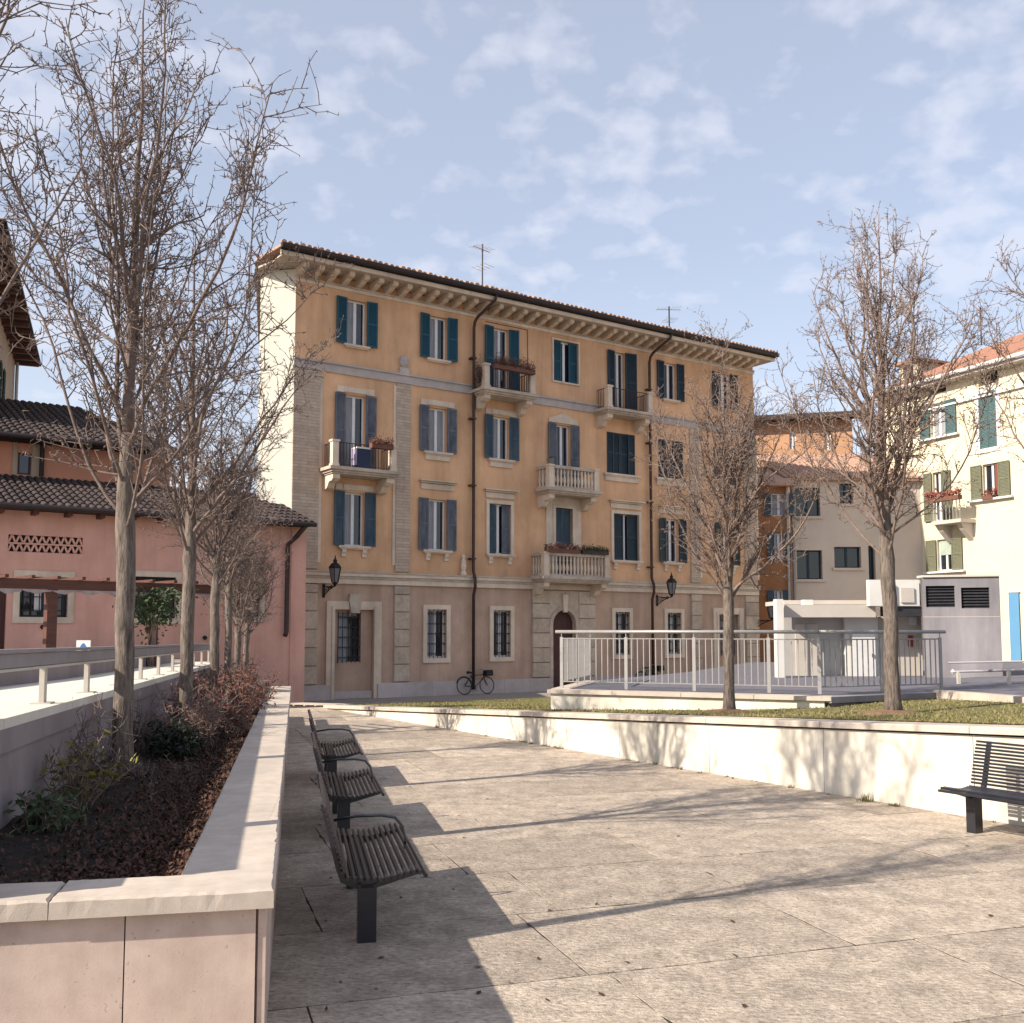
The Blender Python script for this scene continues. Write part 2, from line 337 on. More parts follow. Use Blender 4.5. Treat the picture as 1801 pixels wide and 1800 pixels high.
# ---- end kerb of the plaza
kb = MB(); p0, p1 = Vector((-6.3, 28.05)), Vector((-4.35, 27.35)); d = (p1 - p0); nn = Vector((-d.y, d.x)).normalized()
kb.slabpoly([(p0.x, p0.y), (p1.x, p1.y), (p1.x + nn.x * .3, p1.y + nn.y * .3), (p0.x + nn.x * .3, p0.y + nn.y * .3)], -.12, .05)
o = obj('kerb', kb, copng); o['kind'] = 'structure'
gt = MB()
for k in range(5):
    a = p0 + d * (.1 + .16 * k) - nn * .16; b2 = a + d * .1
    gt.slabpoly([(a.x, a.y), (b2.x, b2.y), (b2.x + nn.x * .12, b2.y + nn.y * .12), (a.x + nn.x * .12, a.y + nn.y * .12)], -.02, .012)
tag(obj('drain_grate', gt, iron), 'dark drain grating strip along the far kerb of the plaza', 'drain')

# ---- lawn with white retaining wall
wall = thing('retaining_wall', 'long low cream stone wall tapering beside the sunny plaza', 'wall', (W0.x, W0.y, 0), math.atan2(WD.y, WD.x))
# local x along wall, local y = rot90(x): points to the lawn side if WN matches
sgn = 1 if Vector((-WD.y, WD.x)).dot(WN) > 0 else -1
t = .3; k = 0
while t < WLEN:
    L = 2.05; t1 = min(t + L, WLEN); za, zb = wtop(t) - .1, wtop(t1) - .1
    g = .004
    if zb > .03:
        mb = MB(); y0, y1 = sgn * .06, sgn * .3
        mb.v = [(t + g, y0, -.1), (t1 - g, y0, -.1), (t1 - g, y1, -.1), (t + g, y1, -.1), (t + g, y0, max(za, 0)), (t1 - g, y0, zb), (t1 - g, y1, zb), (t + g, y1, max(za, 0))]
        mb.f = [(3, 2, 1, 0), (4, 5, 6, 7)] + [(i, (i + 1) % 4, 4 + (i + 1) % 4, 4 + i) for i in range(4)]
        obj('wall_panel', mb, wall_wm, wall)
    za, zb = wtop(t), wtop(t1); y0, y1 = 0.0, sgn * .44
    mb = MB(); h = .075
    mb.v = [(t + g, y0, za - h), (t1 - g, y0, zb - h), (t1 - g, y1, zb - h), (t + g, y1, za - h), (t + g, y0, za - .012), (t1 - g, y0, zb - .012), (t1 - g, y1, zb), (t + g, y1, za), (t + g, y0 + sgn * .012, za), (t1 - g, y0 + sgn * .012, zb)]
    mb.f = [(3, 2, 1, 0), (8, 9, 6, 7), (4, 5, 9, 8), (0, 1, 5, 4), (1, 2, 6, 9, 5), (2, 3, 7, 6), (3, 0, 4, 8, 7)]
    obj('coping_stone', mb, copng, wall)
    t = t1; k += 1

FA = Vector((-6.33, 31.25)); FANG = R(34.5); FF = Frame(FA, FANG)
def lawn_z(x, y):
    p = Vector((x, y)); t = (p - W0).dot(WD); s = (p - W0).dot(WN)
    zw = wtop(t) - .02
    # falls gently to street level near the facade
    f = max(0.0, min(1.0, (y - 19 + max(0, x) * -.15) / 12.0))
    return zw * (1 - f) + .0 * f + .03 + .05 * math.sin(s * .9) * math.sin(t * .35) * min(1, s / 3)
lm = MB(); S = 26; T = 36
gridv = {}
for i in range(T + 1):
    for j in range(S + 1):
        t = .2 + i * (WLEN - .4) / T; s = .42 + (j / S) ** 1.3 * 15.5
        p = W0 + WD * t + WN * s
        # stop before the facade
        fl = FF.loc((p.x, p.y, 0)); 
        if fl[1] > -2.0:
            q = Vector((FF.o.x, FF.o.y)) ; 
            k2 = (fl[1] + 2.0); p = p - Vector((FF.n.x, FF.n.y)) * k2
        gridv[i, j] = len(lm.v); lm.v.append((p.x, p.y, lawn_z(p.x, p.y)))
for i in range(T):
    for j in range(S): lm.f.append((gridv[i, j], gridv[i + 1, j], gridv[i + 1, j + 1], gridv[i, j + 1]))
o = obj('lawn', lm, grass_g, smooth=True); o['kind'] = 'structure'
# grass blades
gb = MB()
for k in range(52000):
    t = rng.uniform(.4, 31); s = .43 + (rng.random() ** 1.6) * 9.0
    p = W0 + WD * t + WN * s
    if FF.loc((p.x, p.y, 0))[1] > -2.1 or p.y > 30: continue
    z = lawn_z(p.x, p.y) - .01; h = rng.uniform(.018, .045) * (1.5 if rng.random() < .08 else 1); a = rng.uniform(0, 6.28); wd = rng.uniform(.006, .013) * (1 + p.y / 30)
    dx_, dy_ = math.cos(a) * wd, math.sin(a) * wd; lx, ly = rng.uniform(-.03, .03), rng.uniform(-.03, .03)
    i = len(gb.v); gb.v += [(p.x - dx_, p.y - dy_, z), (p.x + dx_, p.y + dy_, z), (p.x + lx, p.y + ly, z + h)]; gb.f.append((i, i + 1, i + 2))
o = obj('grass', gb, grass_b); o['kind'] = 'stuff'; o['label'] = 'short dry green grass on the raised lawn'; o['category'] = 'grass'
# weeds at the foot of the wall
wm = MB()
for k in range(46):
    t = rng.uniform(6, 24); 
    if k == 0: t = 17.4
    p = W0 + WD * t - WN * rng.uniform(-.02, .05)
    big = 1.8 if k == 0 else rng.uniform(.35, .9)
    for i in range(int(26 * big)):
        a = rng.uniform(0, 6.28); h = rng.uniform(.02, .07) * big; r = rng.uniform(0, .06) * big
        q = (p.x + math.cos(a) * r, p.y + math.sin(a) * r); w2 = .006
        j = len(wm.v); wm.v += [(q[0] - w2, q[1], -.01), (q[0] + w2, q[1] + w2, -.01), (q[0] + rng.uniform(-.03, .03), q[1] + rng.uniform(-.03, .03), h)]; wm.f.append((j, j + 1, j + 2))
o = obj('weeds', wm, grass_b); o['kind'] = 'stuff'; o['label'] = 'small weeds along the foot of the cream wall'; o['category'] = 'weeds'

fl_ = MB()
for k in range(170):
    a = rng.uniform(5, 24); b = abs(rng.gauss(0, 1.6)) if k % 3 else rng.uniform(0, 7); p = AB(a, b); 
    if (Vector((p.x, p.y)) - W0).dot(WN) > -.05: continue
    s_ = rng.uniform(.012, .03); an = rng.uniform(0, 6.28); c, d2 = math.cos(an) * s_, math.sin(an) * s_
    fl_.q((p.x - c, p.y - d2, .004), (p.x + d2 * .6, p.y - c * .6, .008), (p.x + c, p.y + d2, .004 + rng.uniform(0, .015)), (p.x - d2 * .6, p.y + c * .6, .010))
o = obj('fallen_leaves', fl_, litter_m); o['kind'] = 'stuff'; o['label'] = 'scattered dry leaves and litter on the paving'; o['category'] = 'leaves'

# ================================================================== PLANTER
PL = thing('planter', 'long raised planter of pinkish stone with pale coping, left foreground', 'planter', (0, 0, 0), PANG)
# local x = b (right), local y = a (along)
zc_, ze = .85, .765
A0, A1 = 4.80, 21.97; BO, BI, BL = -.08, -.52, -1.70
def rag(poly, z0, z1, bev=.012, step=.05, amp=.0035, seed=0):
    r = random.Random(seed); Q = []; n = len(poly)
    for k in range(n):
        p, q = Vector(poly[k]), Vector(poly[(k + 1) % n]); d = q - p; L = d.length; nn = Vector((d.y, -d.x)).normalized(); m_ = max(1, int(L / step))
        pn = Vector(poly[k - 1]); 
        for i in range(m_):
            a = r.uniform(-amp, amp) - (r.uniform(.003, .009) if r.random() < .03 else 0)
            Q.append((p + d * (i / m_), nn, a if i else 0.0, i == 0, (p - pn)))
    bot, mid, top = [], [], []
    for p, nn, a, corner, dp in Q:
        if corner: n1 = Vector((dp.y, -dp.x)).normalized(); off = (nn + n1); 
        else: off = nn
        b = bev * r.uniform(.75, 1.3); bot.append((p.x, p.y, z0)); m2 = p + off * (a - .001); mid.append((m2.x, m2.y, z1 - b)); t2 = p + off * (a - b); top.append((t2.x, t2.y, z1 + r.uniform(-.0012, .0008)))
    mb = MB(); N_ = len(Q); mb.v = bot + mid + top
    mb.f = [tuple(range(N_ - 1, -1, -1)), tuple(range(2 * N_, 3 * N_))] + [(k, (k + 1) % N_, N_ + (k + 1) % N_, N_ + k) for k in range(N_)] + [(N_ + k, N_ + (k + 1) % N_, 2 * N_ + (k + 1) % N_, 2 * N_ + k) for k in range(N_)]
    return mb
def cop(x0, x1, y0, y1, nm='coping_stone'):
    g = .004; c = .012; mb = MB(); x0 += g; x1 -= g; y0 += g; y1 -= g
    mb = rag([(x0, y0), (x1, y0), (x1, y1), (x0, y1)], ze, zc_, .011, .04 if y0 < 12 else .3, .0018, int(y0 * 100))
    return obj(nm, mb, copng, PL)
# L-shaped corner piece then straight pieces
g = .012
mb = MB(); Lp = [(-1.02, A0), (BO, A0), (BO, 6.1), (BI, 6.1), (BI, A0 + .36), (-1.02, A0 + .36)]
mb = rag(Lp, ze, zc_, .012, .035, .0018, 3)
obj('coping_stone', mb, copng, PL)
b = -1.02
while b > -4.2: cop(b - 1.15, b, A0, A0 + .36); b -= 1.15
a = 6.1
while a < A1 - .1:
    L = min(rng.uniform(1.75, 2.05), A1 - a); cop(BI, BO, a, a + L); a += L
cop(BL + .02, BI, A1 - .4, A1)
# wall panels
def pan(x0, x1, y0, y1, z0=-.1, z1=ze): obj('stone_panel', MB().box(x0 + .003, x1 - .003, y0 + .003, y1 - .003, z0, z1), panel_m, PL)
pan(-.15, -.11, A0 + .06, A0 + .14)     # narrow corner strip
pan(-.155 - .56, -.155, A0 + .05, A0 + .2); b = -.715
while b > -4.2: pan(b - .95, b, A0 + .05, A0 + .2); b -= .95
a = A0 + .15
while a < A1 - .1: L = min(1.3, A1 - .05 - a); pan(-.3, -.115, a, a + L); a += L
obj('inner_core', MB().box(-.5, -.302, A0 + .21, A1 - .05, -.1, ze - .01), joint_m, PL)
pan(BL + .05, -.3, A1 - .25, A1 - .06)
# soil
sm = MB(); nx, ny = 12, 90; idx = {}
for i in range(nx + 1):
    for j in range(ny + 1):
        x = BL + (BI + .03 - BL) * i / nx; y = A0 + .33 + (A1 - .4 - A0 - .33) * j / ny
        if y < 6.3 and i == 0: x = -4.2
        z = .73 + .10 * (1 - i / nx) ** 2 + rng.uniform(-.015, .015); idx[i, j] = len(sm.v); sm.v.append((x, y, z))
for i in range(nx):
    for j in range(ny): sm.f.append((idx[i, j], idx[i + 1, j], idx[i + 1, j + 1], idx[i, j + 1]))
obj('soil', sm, soil_m, PL)
lt = MB()
for k in range(15000):
    x = BI - abs(rng.gauss(0, .45)); y = A0 + .36 + (rng.random() ** 1.7) * 16
    if x < BL + .03: continue
    f = (BI - x) / (BI - BL); z = .735 + .10 * f * f + rng.uniform(.0, .03); s = rng.uniform(.008, .02); a = rng.uniform(0, 6.28); tl = rng.uniform(-.02, .02)
    c, d2 = math.cos(a) * s, math.sin(a) * s
    lt.q((x - c, y - d2, z - tl), (x + d2 * .6, y - c * .6, z), (x + c, y + d2, z + tl), (x - d2 * .6, y + c * .6, z + rng.uniform(0, .012)))
obj('leaf_litter', lt, litter_m, PL, kind='stuff')

# ================================================================== LEDGE WALL, RAIL
def ledz(a): return 1.535 - .010 * a
LG = thing('ramp_wall', 'lilac concrete ramp wall with white stone ledge behind the planter', 'wall', (0, 0, 0), PANG)
mb = MB(); y0, y1 = 4.72, 24.0; xi, xo = BL - .005, BL - .22
mb.v = [(xo, y0, -.1), (xi, y0, -.1), (xi, y1, -.1), (xo, y1, -.1), (xo, y0, ledz(y0) - .005), (xi, y0, ledz(y0) - .005), (xi, y1, ledz(y1) - .005), (xo, y1, ledz(y1) - .005)]
mb.f = [(3, 2, 1, 0), (4, 5, 6, 7)] + [(i, (i + 1) % 4, 4 + (i + 1) % 4, 4 + i) for i in range(4)]
obj('wall_face', mb, lilacw, LG)
mb = MB(); xi2 = xi + .02
mb.v = [(xo, y0, ledz(y0) - .2), (xi2, y0, ledz(y0) - .2), (xi2, y1, ledz(y1) - .13), (xo, y1, ledz(y1) - .13), (xo, y0, ledz(y0)), (xi2, y0, ledz(y0)), (xi2, y1, ledz(y1)), (xo, y1, ledz(y1))]
mb.f = [(3, 2, 1, 0), (4, 5, 6, 7)] + [(i, (i + 1) % 4, 4 + (i + 1) % 4, 4 + i) for i in range(4)]
obj('cap_band', mb, lilacw, LG)
# white walking surface of the ledge, in stones
a = 4.7
while a < 24:
    L = 1.9; a1 = min(a + L, 24); g = .004
    mb = MB(); x0, x1 = BL - 1.7, BL + .016
    mb.v = [(x0, a + g, ledz(a) - .05), (x1, a + g, ledz(a) - .05), (x1, a1 - g, ledz(a1) - .05), (x0, a1 - g, ledz(a1) - .05), (x0, a + g, ledz(a) + .012), (x1, a + g, ledz(a) + .012), (x1, a1 - g, ledz(a1) + .012), (x0, a1 - g, ledz(a1) + .012)]
    mb.f = [(3, 2, 1, 0), (4, 5, 6, 7)] + [(i, (i + 1) % 4, 4 + (i + 1) % 4, 4 + i) for i in range(4)]
    obj('ledge_stone', mb, ledge_m, LG); a = a1
# far low parapet of the ramp
pp = [AB(7.0, -3.25), AB(13.5, -2.75), AB(23.5, -2.6)]
PW = MB(); q0 = pp
for s, e_ in zip(pp, pp[1:]):
    d = (e_ - s).normalized(); nn = Vector((-d.y, d.x, 0)) * .22
    za = 1.3; zb = 1.69 - .006 * s.y; zb2 = 1.69 - .006 * e_.y
    PW.slabpoly([(s.x, s.y, zb, 1.2), (e_.x, e_.y, zb2, 1.2), (e_.x + nn.x, e_.y + nn.y, zb2, 1.2), (s.x + nn.x, s.y + nn.y, zb, 1.2)], 1.2, 1.6)
tag(obj('parapet', PW, lilacw), 'low stained concrete parapet behind the ramp handrail', 'wall')
o = obj('upper_street', MB().slabpoly([tuple(AB(4.7, -3.0).xy), tuple(AB(24, -2.4).xy), (-9.5, 30.5), (-24, 22), (-24, 4)], -.1, 1.27), ground_m); o['kind'] = 'structure'
RL = thing('handrail', 'grey steel band handrail on short cream posts along the ramp', 'handrail', (0, 0, 0), PANG)
mb = MB(); xr = BL - .12
def raily(mb, dz0, dz1, xa, xb):
    i = len(mb.v); r = lambda a: ledz(a) + .012
    mb.v += [(xa, 4.75, r(4.75) + dz0), (xb, 4.75, r(4.75) + dz0), (xb, 23, r(23) + dz0), (xa, 23, r(23) + dz0), (xa, 4.75, r(4.75) + dz1), (xb, 4.75, r(4.75) + dz1), (xb, 23, r(23) + dz1), (xa, 23, r(23) + dz1)]
    mb.f += [tuple(i + k for k in q) for q in [(3, 2, 1, 0), (4, 5, 6, 7)]] + [(i + k, i + (k + 1) % 4, i + 4 + (k + 1) % 4, i + 4 + k) for k in range(4)]
raily(mb, .285, .375, xr - .03, xr + .03)
raily(mb, .380, .405, xr - .055, xr + .05)
obj('rail_band', mb, bandm, RL)
mb = MB(); raily(mb, .262, .280, xr - .02, xr + .045); obj('lower_lip', mb, cream_p, RL)
for k in range(12):
    a = 4.9 + 1.62 * k; z = ledz(a) + .012
    p = obj('post', MB().box(xr - .018, xr + .018, a - .045, a + .045, z + .008, z + .268), cream_p, RL)
    obj('base_plate', MB().box(xr - .07, xr + .07, a - .08, a + .08, z + .001, z + .010), cream_p, p)

# ================================================================== BENCHES
def make_bench(label, loc, rz):
    """local x = length (0..L), local y: 0 at seat back, negative = front; faces -y"""
    B = thing('bench', label, 'bench', loc, rz, 'dark slatted metal benches')
    Lb = 1.68
    # seat profile (y, z): from back to front, slightly dished with waterfall front
    seat = []
    for k in range(13):
        f = k / 12; y = -.02 - .50 * f; z = .425 + .03 * f - .028 * math.sin(math.pi * min(1, f * 1.15)) + (-.03 * max(0, (f - .85) / .15) ** 2)
        seat.append((y, z))
    for y, z in seat: obj('seat_slat', MB().prism([(y - .0115, z - .012), (y + .0115, z - .012), (y + .0115, z + .008), (y + .006, z + .013), (y - .006, z + .013), (y - .0115, z + .008)], 0, Lb, 'x'), bench_m, B)
    for k in range(13):
        f = k / 12; z = .465 + .405 * f; y = .012 + .085 * f + .03 * f * f
        obj('back_slat', MB().prism([(y - .010, z - .0105), (y + .010, z - .0105), (y + .010, z + .0105), (y - .010, z + .0105)], .0, Lb, 'x'), bench_m, B)
    for x in (.13, Lb - .13):
        lg = obj('leg', MB().box(x - .05, x + .05, -.21, -.09, .0, .37), bench_m, B)
        # cantilever arm and back support
        arm = [(-.50, .418), (-.30, .362), (-.2, .335), (-.08, .335), (.02, .38), (.05, .46), (.155, .88), (.130, .88), (.02, .47), (-.02, .41), (-.25, .392), (-.50, .437)]
        obj('bracket', MB().prism(arm, x - .022, x + .022, 'x'), bench_m, B)
    obj('beam', MB().box(.08, Lb - .08, -.19, -.11, .345, .395), bench_m, B)
    x = Lb * .52
    pts = [(x, .04, .64), (x, -.12, .665), (x, -.30, .665), (x, -.40, .645), (x, -.455, .58), (x, -.475, .50), (x, -.475, .42)]
    obj('armrest', MB().tube(pts, .011, 8), bench_m, B, smooth=True)
    return B
# benches beside the planter: long axis along PV, seat towards +NV (front = -y -> NV)
bz = math.atan2(PV.y, PV.x)       # local x -> PV ; local y -> rot90(PV) = -NV ; front (-y) = NV  OK
for a, lb in ((6.72, 'nearest dark slatted bench beside the planter, front left'), (10.05, 'middle dark slatted bench of the row beside the planter'), (13.38, 'farthest dark slatted bench of the row beside the planter')):
    p = AB(a, .325); make_bench(lb, (p.x, p.y, 0), bz)
# right bench along the wall, facing away from the wall: local x -> -WD*? front = -WN
rbx = math.atan2(WD.y, WD.x)      # local y = rot90(WD) = +WN (if sgn>0)
pr = gpt(1707, 1377, .46)
make_bench('dark slatted bench in front of the cream wall, right edge', (pr.x, pr.y, 0), rbx if sgn > 0 else rbx + math.pi)

# ================================================================== TREES
def norm(v): return v.normalized()
class Tree:
    def __init__(s, seed, H, fork, tr, spread=1.0, limbs=9, dens=1.0, lean=(0, 0)):
        s.r = random.Random(seed); s.trunk = MB(); s.crown = MB(); s.tw = MB(); s.H = H
        r = s.r
        # trunk and leader
        pts = []; rad = []; p = Vector((0, 0, -.05)); n = 26
        for k in range(n + 1):
            f = k / n; z = -.05 + f * (H * .93)
            wob = .05 * (1 - f)
            x = lean[0] * f * H + .018 * math.sin(f * 7 + seed) + (r.uniform(-.01, .01) if k else 0); y = lean[1] * f * H + .018 * math.cos(f * 6 + seed * 2) + (r.uniform(-.01, .01) if k else 0)
            pts.append(Vector((x, y, z)))
            zf = z
            R_ = tr * (1.0 if zf < fork else max(.05, (1 - (zf - fork) / (H - fork)) ** 1.25 * .80)) * (1 + .5 * math.exp(-max(0, z) * 6)) * (1.06 if abs(z - fork) < .35 else 1)
            rad.append(max(R_, .004))
        kf = next(i for i, q in enumerate(pts) if q.z > fork + .5)
        s.trunk.tube(pts[:kf + 1], rad[:kf + 1], 14); s.crown.tube(pts[kf:], rad[kf:], 7)
        s.pts = pts; s.rad = rad
        def at(z):
            for a, b in zip(range(n), range(1, n + 1)):
                if pts[b].z >= z: f = (z - pts[a].z) / (pts[b].z - pts[a].z); return pts[a].lerp(pts[b], f), rad[a] * (1 - f) + rad[b] * f
            return pts[-1], rad[-1]
        # limbs: vase shaped, lower ones reach out
        az = r.uniform(0, 6.28)
        for i in range(limbs):
            f = i / limbs; z = fork - .25 + (f ** 1.25) * (H - fork) * .55; p, rr = at(z); az += 2.4 + r.uniform(-.35, .35)
            tilt = R(r.uniform(26, 58) * (1 - .35 * f)) * spread
            d = Vector((math.cos(az) * math.sin(tilt), math.sin(az) * math.sin(tilt), math.cos(tilt)))
            L = (H - z) * r.uniform(.60, .92) * (1.0 - .1 * f) * (1.08 - .42 * math.sin(tilt))
            s.limb(p, d, L, min(rr * .6, tr * r.uniform(.17, .36)), dens)
        # short branches low on the trunk and along the leader
        for i in range(int(14 * dens)):
            z = fork + (H - fork) * r.uniform(.0, .95); p, rr = at(z); a2 = r.uniform(0, 6.28); t = R(r.uniform(35, 75))
            s.branch(p, Vector((math.cos(a2) * math.sin(t), math.sin(a2) * math.sin(t), math.cos(t))), r.uniform(.5, 1.2), min(.014, rr * .6), dens)
    def path(s, p, d, L, r0, n, wander, up, sides, mb, tip=.25):
        r = s.r; pts = [p.copy()]; rad = [r0]
        for k in range(n):
            d = norm(d + Vector((r.gauss(0, wander), r.gauss(0, wander), r.gauss(0, wander) + up))); p = p + d * (L / n); pts.append(p); rad.append(r0 * (1 - (1 - tip) * (k + 1) / n))
        mb.tube(pts, rad, sides, False); return pts, rad
    def limb(s, p, d, L, r0, dens):
        r = s.r; n = 13; pts, rad = s.path(p, d, L, r0, n, .10, .085, 6, s.crown, .18)
        nb = int(L * 7.0 * dens)
        for i in range(nb):
            f = r.uniform(.10, 1.0); k = min(n - 1, int(f * n)); q = pts[k].lerp(pts[k + 1], f * n - k if f < 1 else 1)
            dd = norm(pts[k + 1] - pts[k]); o = dd.orthogonal().normalized(); o.rotate(Matrix.Rotation(r.uniform(0, 6.28), 3, dd)); t = R(r.uniform(25, 62))
            s.branch(q, norm(dd * math.cos(t) + o * math.sin(t) + Vector((0, 0, .12))), L * r.uniform(.08, .25) * (1.2 - .5 * f), max(.0062, rad[k] * r.uniform(.36, .55)), dens)
    def branch(s, p, d, L, r0, dens):
        r = s.r; n = max(3, int(L / .14)); pts, rad = s.path(p, d, L, r0, n, .24, .07, 4, s.crown, .35)
        for i in range(max(3, int(L * 12 * dens))):
            f = r.uniform(.08, 1.0); k = min(n - 1, int(f * n)); q = pts[k].lerp(pts[k + 1], min(1, f * n - k))
            dd = norm(pts[k + 1] - pts[k]); o = dd.orthogonal().normalized(); o.rotate(Matrix.Rotation(r.uniform(0, 6.28), 3, dd)); t = R(r.uniform(30, 80))
            s.twig(q, norm(dd * math.cos(t) + o * math.sin(t) + Vector((0, 0, .15))), r.uniform(.08, .36) * (1 if r.random() > .3 else .5), max(.0045, rad[k] * .65))
        s.spurs(pts, .006)
    def twig(s, p, d, L, r0):
        n = 3 if L > .2 else 2; pts, rad = s.path(p, d, L, min(r0, .0068), n, .28, .09, 3, s.tw, .6); s.spurs(pts, .0055)
    def spurs(s, pts, r0):
        r = s.r
        for k in range(1, len(pts)):
            for _ in range(1 if r.random() < .6 else (2 if k < len(pts) - 1 else 3)):
                a = pts[k]; v = Vector((r.gauss(0, 1), r.gauss(0, 1), r.gauss(.5, 1))).normalized() * r.uniform(.02, .065)
                o = v.orthogonal().normalized() * r0; o2 = v.cross(o).normalized() * r0
                i = len(s.tw.v); e_ = a + v
                for q in (a + o, a - o * .5 + o2 * .87, a - o * .5 - o2 * .87, e_): s.tw.v.append((q.x, q.y, q.z))
                s.tw.f += [(i, i + 1, i + 3), (i + 1, i + 2, i + 3), (i + 2, i, i + 3)]
    def meshes(s, tm): return s.trunk.mesh('trunk', bark, True), s.crown.mesh('branches', tm, True), s.tw.mesh('twigs', tm)
def place_tree(ms, label, loc, rz, group, sc=1.0):
    t = thing('bare_tree', label, 'tree', loc, rz, group); t.scale = (sc, sc, sc)
    obj('trunk', ms[0], None, t); cr = obj('crown', ms[1], None, t); obj('twigs', ms[2], None, cr, kind='stuff')
    if group == 'bare trees on the lawn': obj('root_soil', MB().lathe([(.55, -.02), (.42, .045), (.25, .07), (.12, .09)], 0, 0, 18), M('bare_earth', (.24, .14, .085), (.13, .08, .05), 14, 1, .6, 40), t, smooth=True)
    return t
bigA = Tree(11, 7.7, 2.35, .080, .98, 25, 1.05).meshes(twig_m)
bigB = Tree(23, 6.8, 2.35, .076, .92, 22, 1.0).meshes(twig_m)
midC = Tree(37, 5.3, 2.1, .068, 1.1, 25, 1.15).meshes(twig_m)
ROWG = 'bare trees in the planter row'
def tp(px, Y, z): p = dpt(px, 1300, Y); return (p.x, p.y, z)
place_tree(bigA, 'largest bare tree with pale bark, front left in the planter', tp(212, 8.85, .74), 3.3, ROWG)
place_tree(bigB, 'second tallest bare tree, standing right behind the large front tree', tp(324, 12.2, .74), 1.2, ROWG)
place_tree(midC, 'third bare tree of the row, its trunk among the red shrubs', tp(376, 15.6, .74), 3.1, ROWG)
place_tree(midC, 'fourth bare tree of the row, slim pale trunk', tp(397, 19.0, .74), 4.6, ROWG, .95)
place_tree(midC, 'fifth bare tree of the row near the pink wall', tp(414, 22.8, -.1), .9, ROWG, 1.02)
place_tree(midC, 'last bare tree of the row, closest to the pink wall', tp(431, 26.2, -.1), 2.0, ROWG, 1.0)
lawnA = Tree(51, 6.4, 2.0, .084, .85, 27, 1.15).meshes(twig_p)
edgeT = Tree(77, 7.0, 2.6, .075, .5, 9, .65, (-.06, -.05)).meshes(twig_m)
lawnB = Tree(64, 7.9, 2.45, .100, .85, 25, 1.1).meshes(twig_p)
p = Vector((-2.88, 5.50, 0))
place_tree(edgeT, 'bare tree at the left edge, nearest in the planter row', (p.x, p.y, .74), 0, ROWG, .9)
LG2 = 'bare trees on the lawn'
pa = gpt(1283, 1240, .83); pb = gpt(1568, 1247, .90)
place_tree(lawnA, 'smaller bare tree on the lawn, in front of the railing', (pa.x, pa.y, lawn_z(pa.x, pa.y) - .03), 1.9, LG2, 1.0)
place_tree(lawnB, 'taller bare tree on the lawn beside the steel pole', (pb.x, pb.y, lawn_z(pb.x, pb.y) - .03), 0.3, LG2, 1.0)
pc = (7.7, 13.1); place_tree(lawnB, 'bare tree mostly beyond the right edge, only its left branches showing', (pc[0], pc[1], lawn_z(*pc) - .03), 3.6, LG2, .98)

# ================================================================== SHRUBS
def shrub(name, label, a, b, z, h, rad, nst, leaf_m, nleaf, seed, ls=.03, stem_m=None, group=None, low=0.2):
    r = random.Random(seed); p = AB(a, b); t = thing(name, label, 'shrub', (p.x, p.y, z), r.uniform(0, 6), group)
    st = MB(); lf = MB(); tips = []
    for i in range(nst):
        az = r.uniform(0, 6.28); tl = R(r.uniform(5, 50)); d = Vector((math.cos(az) * math.sin(tl), math.sin(az) * math.sin(tl), math.cos(tl))); q = Vector((r.uniform(-.3, .3) * rad, r.uniform(-.3, .3) * rad, -.03)); L = h * r.uniform(.6, 1.1); pts = [q]; n = 6
        for k in range(n):
            d = norm(d + Vector((r.gauss(0, .16), r.gauss(0, .16), r.gauss(.02, .12)))); q = q + d * (L / n); pts.append(q)
        st.tube(pts, [.006 * (1 - .7 * k / n) for k in range(n + 1)], 4, False); tips += [pts[k].lerp(pts[k + 1], r.random()) for k in range(n) for _ in range(2) if k / n >= low]
        for k in range(2, n):
            for _ in range(2):
                dd = norm(Vector((r.gauss(0, 1), r.gauss(0, 1), r.gauss(.6, .7)))); e_ = pts[k] + dd * h * r.uniform(.1, .28); m_ = pts[k].lerp(e_, .5) + Vector((r.gauss(0, .01), r.gauss(0, .01), 0))
                st.tube([pts[k], m_, e_], [.0035, .003, .002], 3, False); tips += [e_, m_]
    for i in range(nleaf):
        c = r.choice(tips) + Vector((r.gauss(0, .02), r.gauss(0, .02), r.gauss(0, .02))); u = Vector((r.gauss(0, 1), r.gauss(0, 1), r.gauss(0, 1))).normalized(); v2 = u.orthogonal().normalized(); s_ = ls * r.uniform(.6, 1.3)
        lf.q(c - u * s_, c + v2 * s_ * .4, c + u * s_, c - v2 * s_ * .4)
    obj('stems', st, stem_m or twig_m, t); 
    if nleaf: obj('leaves', lf, leaf_m, t, kind='stuff')
    return t
RG = 'red shrubs in the planter'
words = ['at the near end of the red clump', 'second in the red clump, beside the coping', 'third in the red clump, by the tree trunk', 'in the middle of the red clump', 'brightest, leaning over the coping', 'against the ramp wall', 'near the far end of the planter', 'farthest, at the end coping']
for k, (a, b) in enumerate(((11.6, -1.0), (12.7, -.78), (13.3, -1.25), (14.6, -.8), (15.9, -.72), (16.2, -1.35), (18.0, -.9), (20.2, -.95))):
    shrub('red_shrub', 'rust red leafy shrub ' + words[k], a, b, .75, rng.uniform(.62, .85), .5, 44, redleaf, 850 if k else 350, 100 + k, .026, None, RG)
shrub('bare_shrub', 'tangled bare shrub beside the large front tree', 8.6, -1.52, .80, .72, .35, 28, None, 0, 201, stem_m=twig_m)
shrub('yellow_shrub', 'sparse shrub with yellow green leaves, far left of the planter', 7.55, -1.45, .80, .55, .26, 18, yelleaf, 240, 202, .032, twig_p, low=.45)
shrub('green_shrub', 'low dark green shrub in the front left corner of the planter', 6.75, -1.45, .78, .3, .4, 22, greenleaf, 300, 203, .035)
